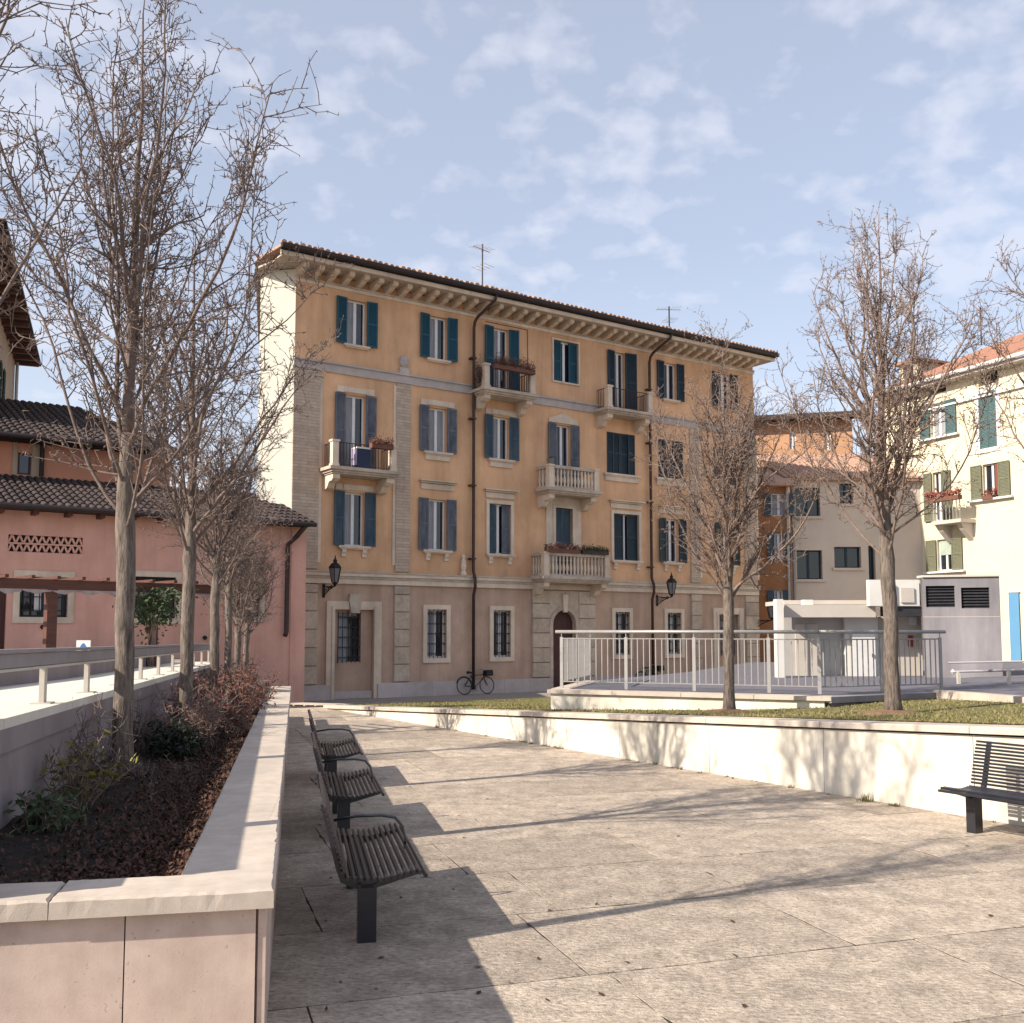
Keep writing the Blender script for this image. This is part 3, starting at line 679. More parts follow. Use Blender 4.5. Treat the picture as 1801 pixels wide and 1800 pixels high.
shrub('evergreen_shrub', 'dark evergreen mound behind the large front tree', 10.6, -1.2, .76, .42, .5, 34, dkgreen, 2200, 204, .028)
shrub('dead_shrub', 'leafless thin shrub between the two front trees', 11.0, -1.55, .8, .65, .3, 20, None, 0, 205)
for k, (a, b, h, n, lab) in enumerate(((9.6, -.95, .22, 5, 'few dry upright stalks in the dark mulch near the coping'), (8.0, -1.05, .2, 4, 'broken pale stalks in the mulch before the large tree'), (9.2, -1.25, .25, 7, 'dry weeds around the foot of the large tree'))):
    shrub('dry_stalks', lab, a, b, .76, h, .2, n, None, 0, 300 + k, stem_m=twig_p)

# ================================================================== YELLOW APARTMENT BUILDING
AP = thing('apartment_building', 'ochre four storey house with blue shutters, balconies and bracketed cornice', 'building', (FA.x, FA.y, 0), FANG)
S0, S1, ZB = -.45, 20.05, -.12
holes_g, holes_u = [], []
def trim(name, mb, mat=None, parent=None): return obj(name, mb, mat or stone, parent or AP)
def shutter(parent, x0, x1, z0, z1, mat, y=-.05, name='shutter'):
    mb = MB(); t = .04; fw = min(.055, (x1 - x0) * .2)
    mb.box(x0, x0 + fw, y - t, y, z0, z1).box(x1 - fw, x1, y - t, y, z0, z1)
    for zz in (z0, (z0 + z1) / 2 - fw / 2, z1 - fw): mb.box(x0 + fw, x1 - fw, y - t + .002, y - .002, zz, zz + fw)
    for a, b in ((z0 + fw, (z0 + z1) / 2 - fw / 2), ((z0 + z1) / 2 + fw / 2, z1 - fw)):
        n = max(3, int((b - a) / .055))
        for k in range(n):
            zz = a + (b - a) * (k + .5) / n; h = .5 * (b - a) / n
            mb.prism([(y - t * .85, zz - h), (y - t * .65, zz - h), (y - .006, zz + h), (y - .014, zz + h)], x0 + fw, x1 - fw, 'x')
        mb.box(x0 + fw, x1 - fw, y - .006, y - .003, a, b)
    return obj(name, mb, mat, parent)
def window(P, x0, x1, z0, z1, depth=.14, curt=None, mat=None, gl=None, leaves=2):
    """frame in a recess; panes are sub-parts"""
    mb = MB(); f = .055; y0, y1 = depth - .06, depth
    mb.box(x0, x0 + f, y0, y1, z0, z1).box(x1 - f, x1, y0, y1, z0, z1).box(x0 + f, x1 - f, y0, y1, z0, z0 + f).box(x0 + f, x1 - f, y0, y1, z1 - f, z1)
    if leaves == 2:
        c = (x0 + x1) / 2; mb.box(c - .05, c + .05, y0 - .012, y1 - .002, z0 + f, z1 - f)
    W = obj('window', mb, mat or white_fr, P)
    segs = [(x0 + f, (x0 + x1) / 2 - .05), ((x0 + x1) / 2 + .05, x1 - f)] if leaves == 2 else [(x0 + f, x1 - f)]
    for k, (a, b) in enumerate(segs):
        obj('pane', MB().box(a, b, y1 - .03, y1 - .02, z0 + f, z1 - f), gl or (curtain if (curt and k in curt) else glass), W)
    return W
def sill(W, x0, x1, z, br=False, mat=None):
    mb = MB().box(x0, x1, -.13, .02, z - .07, z).box(x0 + .05, x1 - .05, -.09, .02, z - .11, z - .07)
    obj('sill', mb, mat or stone, W)
    if br:
        for x in (x0 + .12, x1 - .27): obj('sill_bracket', MB().prism([(0.02, z - .11), (-.09, z - .11), (-.09, z - .2), (-.05, z - .26), (-.06, z - .34), (.02, z - .36)], x, x + .15, 'x'), stone, W)
def surround(W, x0, x1, z0, z1, w_=.13, pr=.05, bottom=True, mat=None):
    mb = MB().box(x0 - w_, x0, -pr, .03, z0 - (w_ if bottom else 0), z1 + w_).box(x1, x1 + w_, -pr, .03, z0 - (w_ if bottom else 0), z1 + w_).box(x0, x1, -pr, .03, z1, z1 + w_)
    if bottom: mb.box(x0, x1, -pr, .03, z0 - w_, z0)
    obj('surround', mb, mat or stone, W)
def hood(W, x0, x1, z, mat=None):
    mb = MB().box(x0 + .06, x1 - .06, -.05, .02, z - .30, z - .12).box(x0 + .03, x1 - .03, -.10, .02, z - .10, z - .05).box(x0 - .03, x1 + .03, -.2, .02, z - .045, z)
    obj('hood', mb, mat or stone, W)
cols = [1.62, 4.65, 7.2, 9.93, 12.7, 15.27, 18.3]
hw = .35
# upper floors table: (col, z0, z1, x0, x1 opening, kind, shutter material, options)
UP = []
for c, x in enumerate(cols):
    # third row from ground (top floor)
    if c == 2: UP.append((c, 10.25, 12.60, x - .33, x + .33, 'open', blue_sh, {'lo': 10.3, 'curt': (0,), 'sw': .38}))
    elif c == 3: UP.append((c, 11.08, 12.60, 9.50, 10.65, 'inner', blue_sh, {'fr': 1}))
    elif c == 4: UP.append((c, 10.25, 12.60, 12.38, 12.92, 'open', dark_sh, {'lo': 10.3, 'curt': (0,), 'sw': (.34, .5)}))
    else: UP.append((c, 11.10, 12.58, x - hw, x + hw, 'open', blue_sh if c < 5 else dark_sh, {'curt': (0,) if c < 2 else None, 'sill': 1}))
    if c == 0: UP.append((c, 7.05, 9.48, x - hw, x + hw, 'open', old_sh, {'lo': 7.1, 'curt': (0,), 'hd': 1}))
    elif c == 3: UP.append((c, 7.05, 9.48, x - .33, x + .33, 'open', old_sh, {'lo': 7.1, 'arch': 1}))
    elif c == 4: UP.append((c, 7.90, 9.48, x - .7, x + .7, 'closed', dark_sh, {'sill': 2}))
    elif c >= 5: UP.append((c, 7.95, 9.48, x - .66, x + .66, 'closed', dark_sh, {'sill': 2}))
    else: UP.append((c, 7.95, 9.45, x - hw, x + hw, 'open', old_sh if c == 1 else mid_sh, {'sill': 2, 'hd': 1, 'curt': (0, 1) if c == 1 else (0,)}))
    if c == 2: UP.append((c, 4.64, 6.38, 6.71, 7.62, 'inner', mid_sh, {'fr': 1, 'sill': 3, 'hood': 1, 'mir': 1}))
    elif c == 3: UP.append((c, 3.92, 6.42, 9.54, 10.31, 'shut1', mid_sh, {'bigfr': 1}))
    elif c == 4: UP.append((c, 4.64, 6.40, 12.29, 13.54, 'inner', dark_sh, {'sill': 3, 'hood': 1, 'fr': 1}))
    else: UP.append((c, 4.66, 6.36, x - hw, x + hw, 'open', (mid_sh, old_sh, 0, 0, 0, dark_sh, dark_sh)[c], {'sill': 3, 'hood': 1 if c else 0, 'hd': 1 if c == 0 else 0}))
for r_ in UP: holes_u.append((r_[3], r_[4], r_[1], r_[2]))
G0 = [(4.28, 5.02), (6.88, 7.60), (12.32, 13.03), (14.95, 15.69)]
holes_g = [(a, b, 1.1, 2.70) for a, b in G0] + [(.98, 2.33, -.1, 2.66), (17.72, 18.9, -.1, 2.66), (9.40, 10.44, -.1, 2.745)]
obj('upper_wall', wall_holes(MB(), S0, S1, 3.46, 13.2, holes_u, .2), ochre, AP)
obj('ground_wall', wall_holes(MB(), S0, S1, ZB, 3.46, holes_g, .2), mauve, AP)
# left side wall (trapezoid plan), back and right side
BK = 10.0; ls = (-3.4, 9.4)     # world vector of side wall
e2, n2 = FF.e, FF.n; sv = Vector((ls[0], ls[1], 0)); sl, sd = sv.dot(e2), sv.dot(n2)
sv1 = Vector((-1.15, .22, 0)); t1_, d1_ = S0 + sv1.dot(e2), sv1.dot(n2); sv2 = sv1 + Vector((-2.1, 8.6, 0)); t2_, d2_ = S0 + sv2.dot(e2), sv2.dot(n2)
mb = MB().q((S0, 0, ZB), (S0, 0, 13.2), (t1_, d1_, 13.2), (t1_, d1_, ZB)).q((t1_, d1_, ZB), (t1_, d1_, 13.2), (t2_, d2_, 13.2), (t2_, d2_, ZB)); obj('side_wall', mb, whitewall, AP)
mb = MB().q((S1, 0, ZB), (S1, sd, ZB), (S1, sd, 13.2), (S1, 0, 13.2)).q((S1, sd, ZB), (t2_, d2_, ZB), (t2_, d2_, 13.2), (S1, sd, 13.2)); obj('rear_wall', mb, ochre, AP)
# pilasters and quoins
for a, b in ((S0 - .03, .39), (3.08, 3.60), (16.27, 16.78), (19.35, S1 + .03)):
    obj('pilaster', MB().box(a, b, -.05, .02, 3.9, 10.08), brick_m, AP)
    z = .36; first = True
    while z < 3.40:
        h = min(.56, 3.44 - z); mb = MB(); c = .018; x0, x1, z0, z1 = a - .02, b + .02, z + .008, z + h - .008
        mb.v = [(x0, .02, z0), (x1, .02, z0), (x1, .02, z1), (x0, .02, z1), (x0, -.055, z0), (x1, -.055, z0), (x1, -.055, z1), (x0, -.055, z1), (x0 + c, -.075, z0 + c), (x1 - c, -.075, z0 + c), (x1 - c, -.075, z1 - c), (x0 + c, -.075, z1 - c)]
        mb.f = [(8, 9, 10, 11)] + [(4 + i, 4 + (i + 1) % 4, 8 + (i + 1) % 4, 8 + i) for i in range(4)] + [(i, (i + 1) % 4, 4 + (i + 1) % 4, 4 + i) for i in range(4)]
        obj('stone_block', mb, block_m, AP); z += h
    obj('edge_strip', MB().box(a - .10 if a > 3 and a < 16 else b + .0, a - .0 if a > 3 and a < 16 else b + .1, -.03, .02, 4.1, 10.0), stone, AP)
# door surround blocks
for side in (0, 1):
    for k in range(6):
        z = .36 + k * .52; h = .52; x0, x1 = (8.52, 9.26) if side == 0 else (10.58, 11.34)
        if k == 5: h = .47
        c = .018; z0, z1 = z + .008, z + h - .008; mb = MB()
        mb.v = [(x0, .02, z0), (x1, .02, z0), (x1, .02, z1), (x0, .02, z1), (x0, -.075, z0), (x1, -.075, z0), (x1, -.075, z1), (x0, -.075, z1), (x0 + c, -.095, z0 + c), (x1 - c, -.095, z0 + c), (x1 - c, -.095, z1 - c), (x0 + c, -.095, z1 - c)]
        mb.f = [(8, 9, 10, 11)] + [(4 + i, 4 + (i + 1) % 4, 8 + (i + 1) % 4, 8 + i) for i in range(4)] + [(i, (i + 1) % 4, 4 + (i + 1) % 4, 4 + i) for i in range(4)]
        obj('stone_block', mb, block_m, AP)
# arched door: spandrel, arch ring, leaf
ac, ar, az0 = 9.92, .52, 2.22
sp = MB(); nA = 14; arc = [(ac + ar * math.cos(math.pi * k / nA), az0 + ar * math.sin(math.pi * k / nA)) for k in range(nA + 1)]
arcO = [(ac + (ar + .14) * math.cos(math.pi * k / nA), az0 + (ar + .14) * math.sin(math.pi * k / nA)) for k in range(nA + 1)]
for k in range(nA):
    a, b, c, d = arc[k], arc[k + 1], arcO[k + 1], arcO[k]; sp.q((a[0], -.09, a[1]), (d[0], -.09, d[1]), (c[0], -.09, c[1]), (b[0], -.09, b[1])); sp.q((a[0], -.09, a[1]), (b[0], -.09, b[1]), (b[0], .2, b[1]), (a[0], .2, a[1]))
    sp.q((d[0], -.09, d[1]), (d[0], .0, d[1]), (c[0], .0, c[1]), (c[0], -.09, c[1]))
for x0, x1 in ((ac - ar - .14, ac - ar), (ac + ar, ac + ar + .14)): sp.box(x0, x1, -.09, .03, ZB + .02, az0)
# wall between the arch and 3.46 around it
fl = MB()
for k in range(nA):
    c, d = arcO[k + 1], arcO[k]; fl.q((d[0], -.06, d[1]), (d[0], -.06, 3.42), (c[0], -.06, 3.42), (c[0], -.06, c[1]))
fl.box(ac + ar + .14, 10.58, -.06, .02, az0, 3.42).box(9.26, ac - ar - .14, -.06, .02, az0, 3.42)
obj('door_spandrel', fl, block_m, AP)
DR = MB()
for k in range(nA):
    a, b = arc[k], arc[k + 1]; DR.q((a[0], .14, a[1]), (a[0], .14, ZB), (b[0], .14, ZB), (b[0], .14, b[1]))
DR = obj('door', DR, door_m, AP)
for x in (ac - .42, ac + .05): 
    for z0, z1 in ((.15, .95), (1.1, 2.1)): obj('door_panel', MB().box(x, x + .37, .115, .139, z0, z1), door_m, DR)
obj('arch_frame', sp, stone_g, DR)
obj('keystone', MB().prism([(ac - .12, 3.30), (ac - .08, 2.66), (ac + .08, 2.66), (ac + .12, 3.30)], -.15, -.062, 'y'), stone, DR)
obj('door_backing', MB().box(9.0, 10.9, .21, .23, -.1, 3.0), dark_m, AP)
# plinth blocks
x = S0 - .02
while x < S1:
    L = rng.uniform(1.0, 1.5); x1 = min(x + L, S1 + .02)
    for (a, b) in [(x, x1)]:
        segs = [(a, b)]
        for h0, h1 in ((.85, 2.47), (9.25, 10.6), (17.5, 19.1)):
            ns = []
            for s_, e_ in segs:
                if e_ <= h0 or s_ >= h1: ns.append((s_, e_))
                else:
                    if s_ < h0: ns.append((s_, h0))
                    if e_ > h1: ns.append((h1, e_))
            segs = ns
        for s_, e_ in segs:
            if e_ - s_ > .05: obj('plinth_stone', MB().box(s_ + .004, e_ - .004, -.11, .02, ZB, .34), plinth_m, AP)
    x = x1
# string courses
def course(z0, z1, pr, mat, cut=(), nm='string_course'):
    xs = [S0 - .04] + [v for c in cut for v in c] + [S1 + .04]
    for a, b in zip(xs[::2], xs[1::2]): obj(nm, MB().box(a, b, -pr, .02, z0, z1), mat, AP)
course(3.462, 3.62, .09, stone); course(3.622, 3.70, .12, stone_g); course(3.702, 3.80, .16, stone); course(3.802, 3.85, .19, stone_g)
course(10.10, 10.36, .05, lilac_stone); course(10.362, 10.42, .10, lilac_stone)
# small finial ornament above the pilaster and statue on the string course
obj('ornament', MB().box(3.16, 3.52, -.1, .02, 10.42, 10.62).lathe([(.08, 10.62), (.17, 10.72), (.2, 10.85), (.15, 10.98), (.05, 11.03)], 3.34, -.02, 10), lilac_stone, AP)
obj('statuette', MB().lathe([(.11, 3.85), (.11, 3.92), (.07, 4.0), (.1, 4.15), (.08, 4.32), (.05, 4.4), (.065, 4.48), (.02, 4.55)], 5.62, -.12, 10), stone, AP)
# cornice
course(12.82, 12.92, .04, stone, nm='frieze_moulding'); course(12.922, 12.97, .08, stone_g, nm='frieze_moulding')
x = S0 + .05; k = 0
bm = MB().prism([(.01, -.26), (.01, 0), (-.72, 0), (-.72, -.10), (-.66, -.14), (-.48, -.15), (-.36, -.2), (-.2, -.23)], -.085, .085, 'x').mesh('bracket', stone)
while x < S1 - .02:
    b_ = obj('cornice_bracket', bm, None, AP); b_.location = (x, 0, 13.22); x += .512
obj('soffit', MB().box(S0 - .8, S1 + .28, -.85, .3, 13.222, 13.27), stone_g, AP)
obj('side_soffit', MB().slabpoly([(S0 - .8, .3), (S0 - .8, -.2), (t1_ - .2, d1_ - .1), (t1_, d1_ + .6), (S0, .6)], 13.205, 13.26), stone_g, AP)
obj('fascia', MB().box(S0 - .86, S1 + .34, -.93, -.852, 13.22, 13.35), stone, AP)
mb = MB(); prof = [(-1.05 + .09 * math.cos(t), 13.47 + .1 * math.sin(t)) for t in [math.pi + math.pi * k / 8 for k in range(9)]]
prof = prof + [(-.955, 13.52), (-1.145, 13.52)]
mb.prism(prof, S0 - .9, S1 + .38, 'x'); obj('gutter', mb, gutter_m, AP)
obj('eave_board', MB().box(S0 - .88, S1 + .36, -.955, -.9, 13.352, 13.50), gutter_m, AP)
RB = MB(); ry = 4.6; rz_ = 15.2
cA, cB, cC, cD, cE = (S0 - .9, -.98), (t1_ - .25, d1_ - .15), (t2_, d2_ + .3), (S1 + .36, sd + .6), (S1 + .36, -.98)
rA, rB_ = (S0 + 2.2, ry, rz_), (S1 - 3, ry, rz_)
T3 = lambda c, z=13.5: (c[0], c[1], z)
RB.q(T3(cA), T3(cE), rB_, rA).q(T3(cA), rA, T3(cB)).q(T3(cB), rA, T3(cC)).q(T3(cE), T3(cD), rB_).q(T3(cC), rA, rB_, T3(cD))
RB.q(T3(cA, 13.42), T3(cB, 13.42), T3(cC, 13.42), T3(cD, 13.42), T3(cE, 13.42)).q(T3(cA, 13.42), T3(cA), T3(cB), T3(cB, 13.42))
roof = obj('roof', RB, tile_m, AP)
tl = MB(); x = S0 - .85
while x < S1 + .33:
    rr = .085 + rng.uniform(-.008, .008); zt = rng.uniform(-.012, .012); pts = [(rr * math.cos(math.pi * k / 5), rr * math.sin(math.pi * k / 5)) for k in range(6)]
    i = len(tl.v); ys, ye = -1.12 + rng.uniform(-.03, .03), min(.6, -1.05 + max(.06, (x - S0 + .86) * 1.1))
    for y, z in ((ys, 13.51 + zt), (ye, 13.51 + zt + (ye - ys) * .303)):
        tl.v += [(x + u, y, z + h) for u, h in pts]
    tl.f += [(i + k, i + k + 1, i + 7 + k, i + 6 + k) for k in range(5)] + [tuple(range(i + 5, i - 1, -1))]
    x += .2
obj('eave_tiles', tl, tile_m, roof, kind='stuff')
# windows upper floors
for c, z0, z1, x0, x1, kind, sm_, op in UP:
    d = .18
    if kind == 'inner':
        w_ = x1 - x0; sw = w_ * (.34 if c != 4 else .42)
        W = window(AP, x0, x1, z0, z1, .2)
        shutter(W, x0 + .01, x0 + sw, z0 + .02, z1 - .02, sm_, y=.08)
        s2 = old_sh if op.get('mir') else sm_
        shutter(W, x1 - sw * (1.05 if op.get('mir') else 1), x1 - .01, z0 + .02, z1 - .02, s2, y=.09)
    elif kind == 'closed':
        W = window(AP, x0, x1, z0, z1, .2)
        q = (x1 - x0) / 4
        for k in range(4): shutter(W, x0 + q * k + .004, x0 + q * (k + 1) - .004, z0 + .01, z1 - .01, sm_, y=.03 if k in (0, 3) else .08)
    elif kind == 'shut1':
        W = window(AP, x0, x1, z0, z1, .2)
        m_ = (x0 + x1) / 2
        shutter(W, x0 + .01, m_ - .003, z0 + .02, z1 - .02, sm_, y=.06); shutter(W, m_ + .003, x1 - .01, z0 + .02, z1 - .02, sm_, y=.09)
    else:
        W = window(AP, x0, x1, z0, z1, .19, op.get('curt') or rng.choice([None, (0,), (1,), None]))
        sw = op.get('sw', .365); sw = sw if isinstance(sw, tuple) else (sw, sw); lo = op.get('lo', z0)
        o1 = shutter(W, -sw[0], 0, lo + .0, z1 + .02, sm_, y=0); o1.location = (x0 - .005, -.03, 0); o1.rotation_euler = (0, 0, R(rng.uniform(1, 9)))
        o2 = shutter(W, 0, sw[1], lo + .0, z1 + .02, sm_, y=0); o2.location = (x1 + .005, -.03, 0); o2.rotation_euler = (0, 0, -R(rng.uniform(1, 10)))
    if op.get('fr'): surround(W, x0, x1, z0, z1, .12 if op.get('sill') else .06, .05, bottom=not op.get('sill'))
    if op.get('bigfr'): surround(W, x0, x1, z0, z1, .40, .06, bottom=False); obj('inner_frame', MB().box(x0 - .12, x0, -.09, .03, z0, z1 + .1).box(x1, x1 + .12, -.09, .03, z0, z1 + .1).box(x0, x1, -.09, .03, z1, z1 + .1), stone, W)
    sl_ = op.get('sill')
    if sl_ == 1: sill(W, x0 - .1, x1 + .1, z0)
    if sl_ == 2: sill(W, x0 - .2, x1 + .2, z0); obj('apron', MB().box(x0 - .12, x1 + .12, -.06, .02, z0 - .28, z0 - .112), stone, W)
    if sl_ == 3: sill(W, x0 - (.2 if c not in (2, 4) else .14), x1 + (.2 if c not in (2, 4) else .14), z0, True)
    if op.get('hood'): hood(W, x0 - (.34 if c not in (2, 4) else .2), x1 + (.34 if c not in (2, 4) else .2), z1 + .5 + (.12 if c == 1 else 0))
    if op.get('hd'): obj('lintel', MB().box(x0 - .3, x1 + .3, -.05, .02, z1 + .05, z1 + .25).box(x0 - .05, x1 + .05, -.08, .02, z1 + .07, z1 + .23), stone, W)
    if op.get('arch'): obj('lintel', MB().prism([(x0 - .32, z1 + .05), (x1 + .32, z1 + .05), (x1 + .32, z1 + .2), (x1, z1 + .3), ((x0 + x1) / 2, z1 + .45), (x0, z1 + .3), (x0 - .32, z1 + .2)], -.06, .02, 'y'), stone, W)
# ground floor grilled windows
def grille(W, x0, x1, z0, z1, y=.03):
    mb = MB(); n = 5
    for k in range(n + 1): x = x0 + (x1 - x0) * k / n; mb.box(x - .009, x + .009, y - .009, y + .009, z0, z1)
    for k in range(5): z = z0 + (z1 - z0) * (k + .5) / 5; mb.box(x0, x1, y - .014, y - .006, z - .01, z + .01)
    for k in range(n):
        xm = x0 + (x1 - x0) * (k + .5) / n
        for j in range(5): mb.torus((xm, y, z0 + (z1 - z0) * (j + .5) / 5), .035, .007, 'y', 8, 3)
    obj('grille', mb, iron, W)
for a, b in G0:
    W = window(AP, a, b, 1.1, 2.7, .2, (0,) if a < 5 else None); surround(W, a, b, 1.1, 2.7, .15, .06); grille(W, a - .01, b + .01, 1.08, 2.72)
for x0, x1, gx in ((.98, 2.33, 1.17), (17.72, 18.9, 18.0)):
    W = obj('doorway', wall_holes(MB(), x0, x1, ZB, 2.66, [(gx, gx + .76, 1.03, 2.55)], .12, .12), mauve, AP, label='walled up doorway with a barred window')
    obj('pane', MB().box(gx, gx + .38, .2, .22, 1.03, 2.55), curtain, W); obj('pane', MB().box(gx + .38, gx + .76, .2, .22, 1.03, 2.55), glass, W)
    grille(W, gx, gx + .76, 1.0, 2.58, .09)
    obj('surround', MB().box(x0 - .27, x0, -.07, .03, ZB, 2.92).box(x1, x1 + .27, -.07, .03, ZB, 2.92).box(x0, x1, -.07, .03, 2.66, 2.92).box(x0 - .1, x0 - .002, -.1, -.07, ZB, 2.76).box(x1 + .002, x1 + .1, -.1, -.07, ZB, 2.76), stone, W)
    obj('keystone', MB().prism([(x0 + .50, 3.15), (x0 + .46, 2.95), (x0 + .53, 2.55), (x1 - .53, 2.55), (x1 - .46, 2.95), (x1 - .50, 3.15)], -.13, .03, 'y'), stone_g, W)
    obj('step', MB().box(x0 + .02, x1 - .02, -.0, .118, ZB, .12), plinth_m, W)
# balconies
def balcony(x0, x1, z, dep, kind, hb=.82):
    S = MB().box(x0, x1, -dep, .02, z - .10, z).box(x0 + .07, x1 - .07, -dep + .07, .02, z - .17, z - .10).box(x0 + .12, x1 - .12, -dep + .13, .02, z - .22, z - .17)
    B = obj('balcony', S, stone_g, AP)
    for x in (x0 + .16, x1 - .40): obj('balcony_bracket', MB().prism([(.02, z - .22), (-dep + .18, z - .22), (-dep + .18, z - .36), (-dep + .30, z - .44), (-dep + .38, z - .42), (-dep * .45, z - .46), (-dep * .3, z - .62), (-.12, z - .66), (.02, z - .68)], x, x + .24, 'x'), stone, B)
    pw = .2; xa, xb = x0 + .1, x1 - .1; yf = -dep + .08
    def post(x, y): obj('balcony_post', MB().box(x, x + pw, y, y + pw, z, z + hb - .06).box(x - .03, x + pw + .03, y - .03, y + pw + .03, z + hb - .06, z + hb).box(x - .02, x + pw + .02, y - .02, y + pw + .02, z, z + .08), stone, B)
    post(xa, yf); post(xb - pw, yf)
    if kind == 'stone':
        obj('balcony_rail', MB().box(xa + pw, xb - pw, yf + .02, yf + pw - .02, z + hb - .12, z + hb - .01).box(xa + .02, xa + pw - .02, yf + pw, .0, z + hb - .12, z + hb - .01).box(xb - pw + .02, xb - .02, yf + pw, .0, z + hb - .12, z + hb - .01).box(xa + pw, xb - pw, yf + .02, yf + pw - .02, z, z + .07).box(xa + .02, xa + pw - .02, yf + pw, 0, z, z + .07).box(xb - pw + .02, xb - .02, yf + pw, 0, z, z + .07), stone_g, B)
        prof = [(.045, z + .07), (.05, z + .1), (.03, z + .14), (.058, z + .27), (.055, z + .34), (.028, z + .5), (.042, z + .58), (.03, z + .62), (.045, z + hb - .12)]
        n = int((xb - xa - 2 * pw) / .155)
        for k in range(n): obj('baluster', MB().lathe(prof, xa + pw + (xb - xa - 2 * pw) * (k + .5) / n, yf + pw / 2, 8), stone, B, smooth=True)
        m_ = max(2, int((dep - pw - .1) / .15))
        for xx in (xa + pw / 2, xb - pw / 2):
            for k in range(m_): obj('baluster', MB().lathe(prof, xx, yf + pw + (-yf - pw) * (k + .5) / m_, 8), stone, B, smooth=True)
    else:
        mb = MB(); tp_ = z + hb - .06
        def run(p0, p1, n):
            mb.tube([(p0[0], p0[1], tp_), (p1[0], p1[1], tp_)], .016, 5); mb.tube([(p0[0], p0[1], z + .08), (p1[0], p1[1], z + .08)], .01, 4)
            for k in range(n + 1): f = k / n; x = p0[0] + (p1[0] - p0[0]) * f; y = p0[1] + (p1[1] - p0[1]) * f; mb.box(x - .008, x + .008, y - .008, y + .008, z, tp_)
        run((xa + pw, yf + pw / 2), (xb - pw, yf + pw / 2), int((xb - xa) / .12)); run((xa + pw / 2, yf + pw), (xa + pw / 2, 0), 6); run((xb - pw / 2, yf + pw), (xb - pw / 2, 0), 6)
        obj('iron_railing', mb, pipe_m, B)
    return B
balcony(.40, 2.80, 7.02, .88, 'iron'); balcony(5.92, 8.22, 10.22, .88, 'iron'); balcony(11.35, 13.75, 10.22, .85, 'iron')
balcony(8.62, 11.08, 7.02, .88, 'stone'); balcony(8.36, 11.50, 3.90, .92, 'stone', .84)
# downpipes
for x in (6.0, 14.07):
    pts = [(x + .35, -1.05, 13.40), (x + .3, -1.0, 13.2), (x + .05, -.3, 12.75), (x, -.2, 12.6), (x, -.14, 12.4), (x, -.14, 4.0), (x, -.26, 3.75), (x, -.26, 3.45), (x, -.16, 3.2), (x, -.16, .05)]
    P = obj('downpipe', MB().tube(pts, .055, 8), pipe_m, AP, smooth=True)
    for z in (11.3, 9.2, 6.9, 4.4): obj('pipe_clip', MB().box(x - .14, x + .07, -.215, .01, z, z + .05), pipe_m, P)
# cable on the facade
obj('cable', MB().tube([(6.55, -.02, 12.75), (8.35, -.02, 12.75), (8.35, -.02, 11.2)], .012, 4), pipe_m, AP)

# things on the building
def on_fac(x, y, z): v = FF.o + FF.e * x + FF.n * y; return (v.x, v.y, z)
def lantern(label, x, z, side=1):
    T = thing('wall_lantern', label, 'lantern', on_fac(x, 0, z), FANG, 'wrought iron wall lanterns')
    mb = MB().box(-.04, .04, -.03, 0, -.3, .12).tube([(0, -.02, -.25), (.0, -.3, -.12), (.0, -.62, .0), (.0, -.8, .02)], .018, 5).tube([(0, -.02, .05), (0, -.45, .0), (0, -.8, .02)], .022, 5)
    for k in range(4): mb.torus((0, -.14 - .15 * k, -.08 + .03 * k), .055, .012, 'x', 10, 4)
    obj('bracket', mb, iron, T)
    cx, cy = 0, -.82
    b = obj('lantern_body', MB().lathe([(.04, .02), (.06, .08), (.10, .12), (.11, .14)], cx, cy, 6).lathe([(.2, .56), (.21, .60), (.13, .70), (.06, .74), (.07, .80), (.03, .86), (.012, .96)], cx, cy, 6), iron, T)
    mb = MB()
    for k in range(6): a = 2 * math.pi * k / 6; mb.tube([(cx + .11 * math.cos(a), cy + .11 * math.sin(a), .14), (cx + .19 * math.cos(a), cy + .19 * math.sin(a), .57)], .012, 4)
    obj('lantern_frame', mb, iron, T); obj('lantern_glass', MB().lathe([(.1, .15), (.18, .56)], cx, cy, 6), lampglass, T)
lantern('black iron lantern over the walled up doorway, left corner of the ochre house', .62, 3.32)
lantern('black iron lantern beside the right downpipe of the ochre house', 14.45, 3.25)
lantern('black iron lantern at the right end of the ochre house', 20.0, 2.4)
def antenna(label, loc, h, rz=0):
    T = thing('antenna', label, 'antenna', loc, rz, 'rooftop aerials'); obj('mast', MB().tube([(0, 0, -.3), (0, 0, h)], .028, 6), iron, T)
    mb = MB().tube([(-.55, 0, h * .88), (.55, .1, h * .93)], .014, 4)
    for k in range(7): x = -.5 + k * .16; mb.tube([(x, -.22, h * .885 + .02 * k), (x, .22, h * .885 + .02 * k)], .008, 3)
    obj('aerial_bar', mb, steel, T)
    mb = MB().tube([(.0, -.35, h * .55), (.0, .35, h * .55)], .012, 4)
    for k in range(4): mb.tube([(-.25, -.3 + .2 * k, h * .55), (.3, -.3 + .2 * k, h * .55)], .008, 3)
    obj('lower_bar', mb, steel, T)
v_ = on_fac(7.2, 1.2, 14.15); antenna('thin rooftop aerial above the third window of the ochre house', v_, 1.9, .9)
v_ = on_fac(16.6, 1.4, 14.2); antenna('rooftop aerial near the right end of the ochre house', v_, 1.3, .2)
